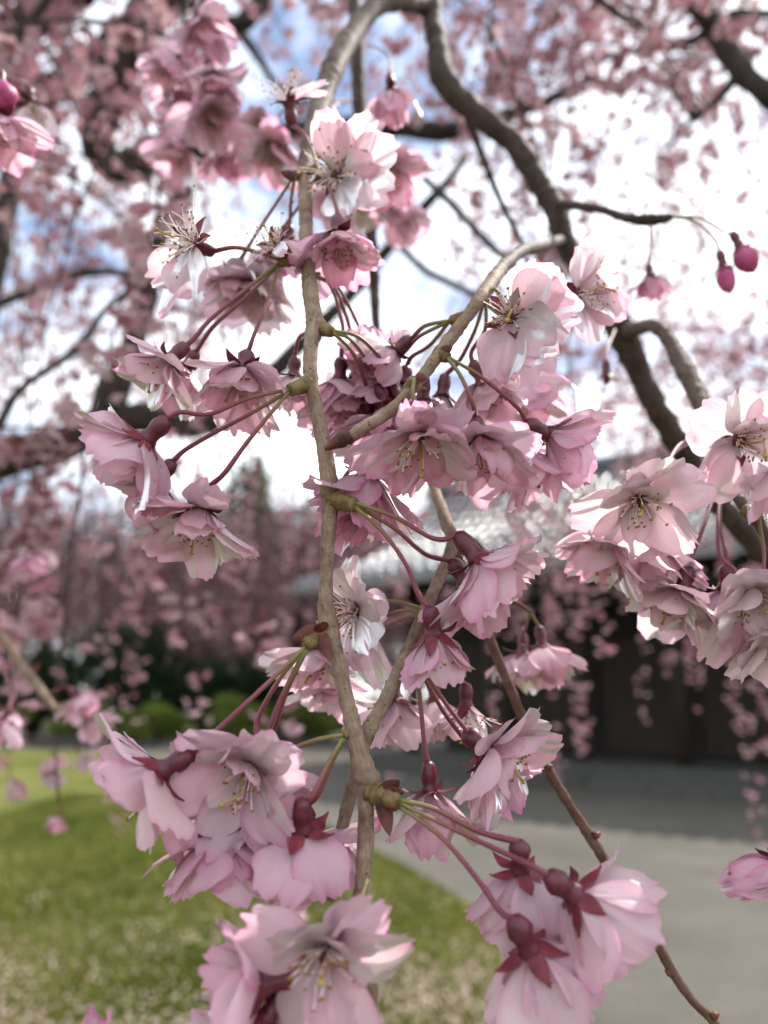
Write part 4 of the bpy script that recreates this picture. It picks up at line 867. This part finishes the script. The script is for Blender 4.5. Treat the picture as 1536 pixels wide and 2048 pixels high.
# --- sprig at the upper left
us = thing('blossom_sprig', P(440, -60, .60), 'sprig of soft pink double flowers before the dark curved limb', 'sprig', 'cherry branches in front')
twig(us, 'stem', [(560, -700, .85, 8), (510, -400, .74, 9), (470, -160, .66, 9), (440, -60, .62, 9), (405, 20, .58, 9), (390, 120, .56, 8), (392, 220, .55, 7), (396, 290, .55, 6)], M_TWIGD, 10, 0.2, 41, 0.003)
for (a_, b_, z_, ax_, pk) in ((400, 45, .47, (.25, .85, .25), .5), (350, 125, .48, (-.4, .85, .2), .4), (425, 150, .46, (.3, .9, .2), .5), (420, 225, .47, (.25, .85, .4), .5), (365, 290, .50, (-.3, .9, .2), .55), (445, 290, .50, (.4, .85, .2), .6), (380, 190, .50, (-.1, .9, .3), .45)):
    flower(us, (a_, b_, z_), ax_, [(392, b_-55, .56), (lerp(392, a_, .5), b_-45, .52)], 'bell', 1.25, pk)
# --- left edge sprig
le = thing('blossom_sprig', P(-60, 100, .34), 'sprig with one magenta bud beside half opened pink flowers', 'sprig', 'cherry branches in front')
twig(le, 'stem', [(-420, -900, .55, 8), (-300, -450, .45, 9), (-165, -60, .38, 10), (-70, 60, .36, 10), (-50, 180, .35, 9), (-60, 330, .35, 8)], M_TWIGD, 10, 0.2, 51, 0.003)
flower(le, (2, 235, .33), (.1, .9, .3), [(-50, 150, .35), (-20, 190, .34)], 'bell', 1.0, .6)
bud(le, (2, 168, .33), (.2, .9, .3), [(-60, 100, .355), (-20, 140, .34)], 0.013, .0065)
flower(le, (62, 205, .42), (.2, .9, .1), [(-50, 120, .38), (20, 160, .40)], None, 1.1, .05, az=(200, 330), whorls=[(2, 25, 35, 19, 12)])
# --- right edge bud
re_ = thing('bud_sprig', P(1600, 1650, .21), 'single bright pink flower bud on a sprig over the grey path', 'sprig', 'cherry branches in front')
twig(re_, 'stem', [(2250, 200, .34, 9), (2050, 700, .28, 10), (1850, 1150, .24, 11), (1710, 1480, .22, 12), (1640, 1620, .215, 12), (1620, 1720, .212, 11), (1640, 1850, .21, 10)], M_TWIG, 10, 0.2, 61)
flower(re_, (1562, 1738, .205), (-.92, .12, .1), [(1620, 1690, .212), (1600, 1715, .208)], None, .9, .8, whorls=[(5, 16, -14, 16, 12), (4, 8, -10, 15, 10)], stam=False, pistil=False, jit=4)
# --- bottom left tip
bl = thing('bud_sprig', P(160, 2140, .19), 'small magenta petal tip of a sprig rising in front of the lawn', 'sprig', 'cherry branches in front')
twig(bl, 'stem', [(120, 2400, .2, 10), (150, 2280, .195, 10), (172, 2170, .19, 8)], M_TWIG, 10, 0.2, 71)
flower(bl, (180, 2120, .188), (.18, -.95, .1), [(172, 2170, .19)], None, .9, .95, whorls=[(4, 10, -10, 15, 7)], stam=False, pistil=False, jit=3)
# --- far left low twig with blossom
ll = thing('blossom_twig', P(10, 1260, .62), 'blurred tan twig carrying pink flowers before the dark shrubs', 'twig', 'cherry branches in front')
twig(ll, 'stem', [(-620, 300, .9, 8), (-380, 760, .76, 8), (-120, 1120, .66, 9), (-20, 1240, .64, 9), (40, 1325, .62, 9), (85, 1385, .61, 9), (125, 1440, .60, 6)], M_TWIG, 10, 0.2, 81, 0.003)
for (a_, b_, z_, ax_, pk, pd) in ((150, 1395, .60, (.5, .7, .3), .6, (90, 1390, .61)), (190, 1430, .62, (.6, .7, .3), .5, (110, 1410, .60)), (20, 1420, .55, (-.2, .9, .3), .45, (20, 1300, .63)), (5, 1440, .52, (-.4, .8, .4), .4, (-10, 1260, .64)), (62, 1105, .62, (.2, .9, .2), 1.0, (-60, 1190, .65))):
    flower(ll, (a_, b_, z_), ax_, [pd], 'bell', 1.05, pk)
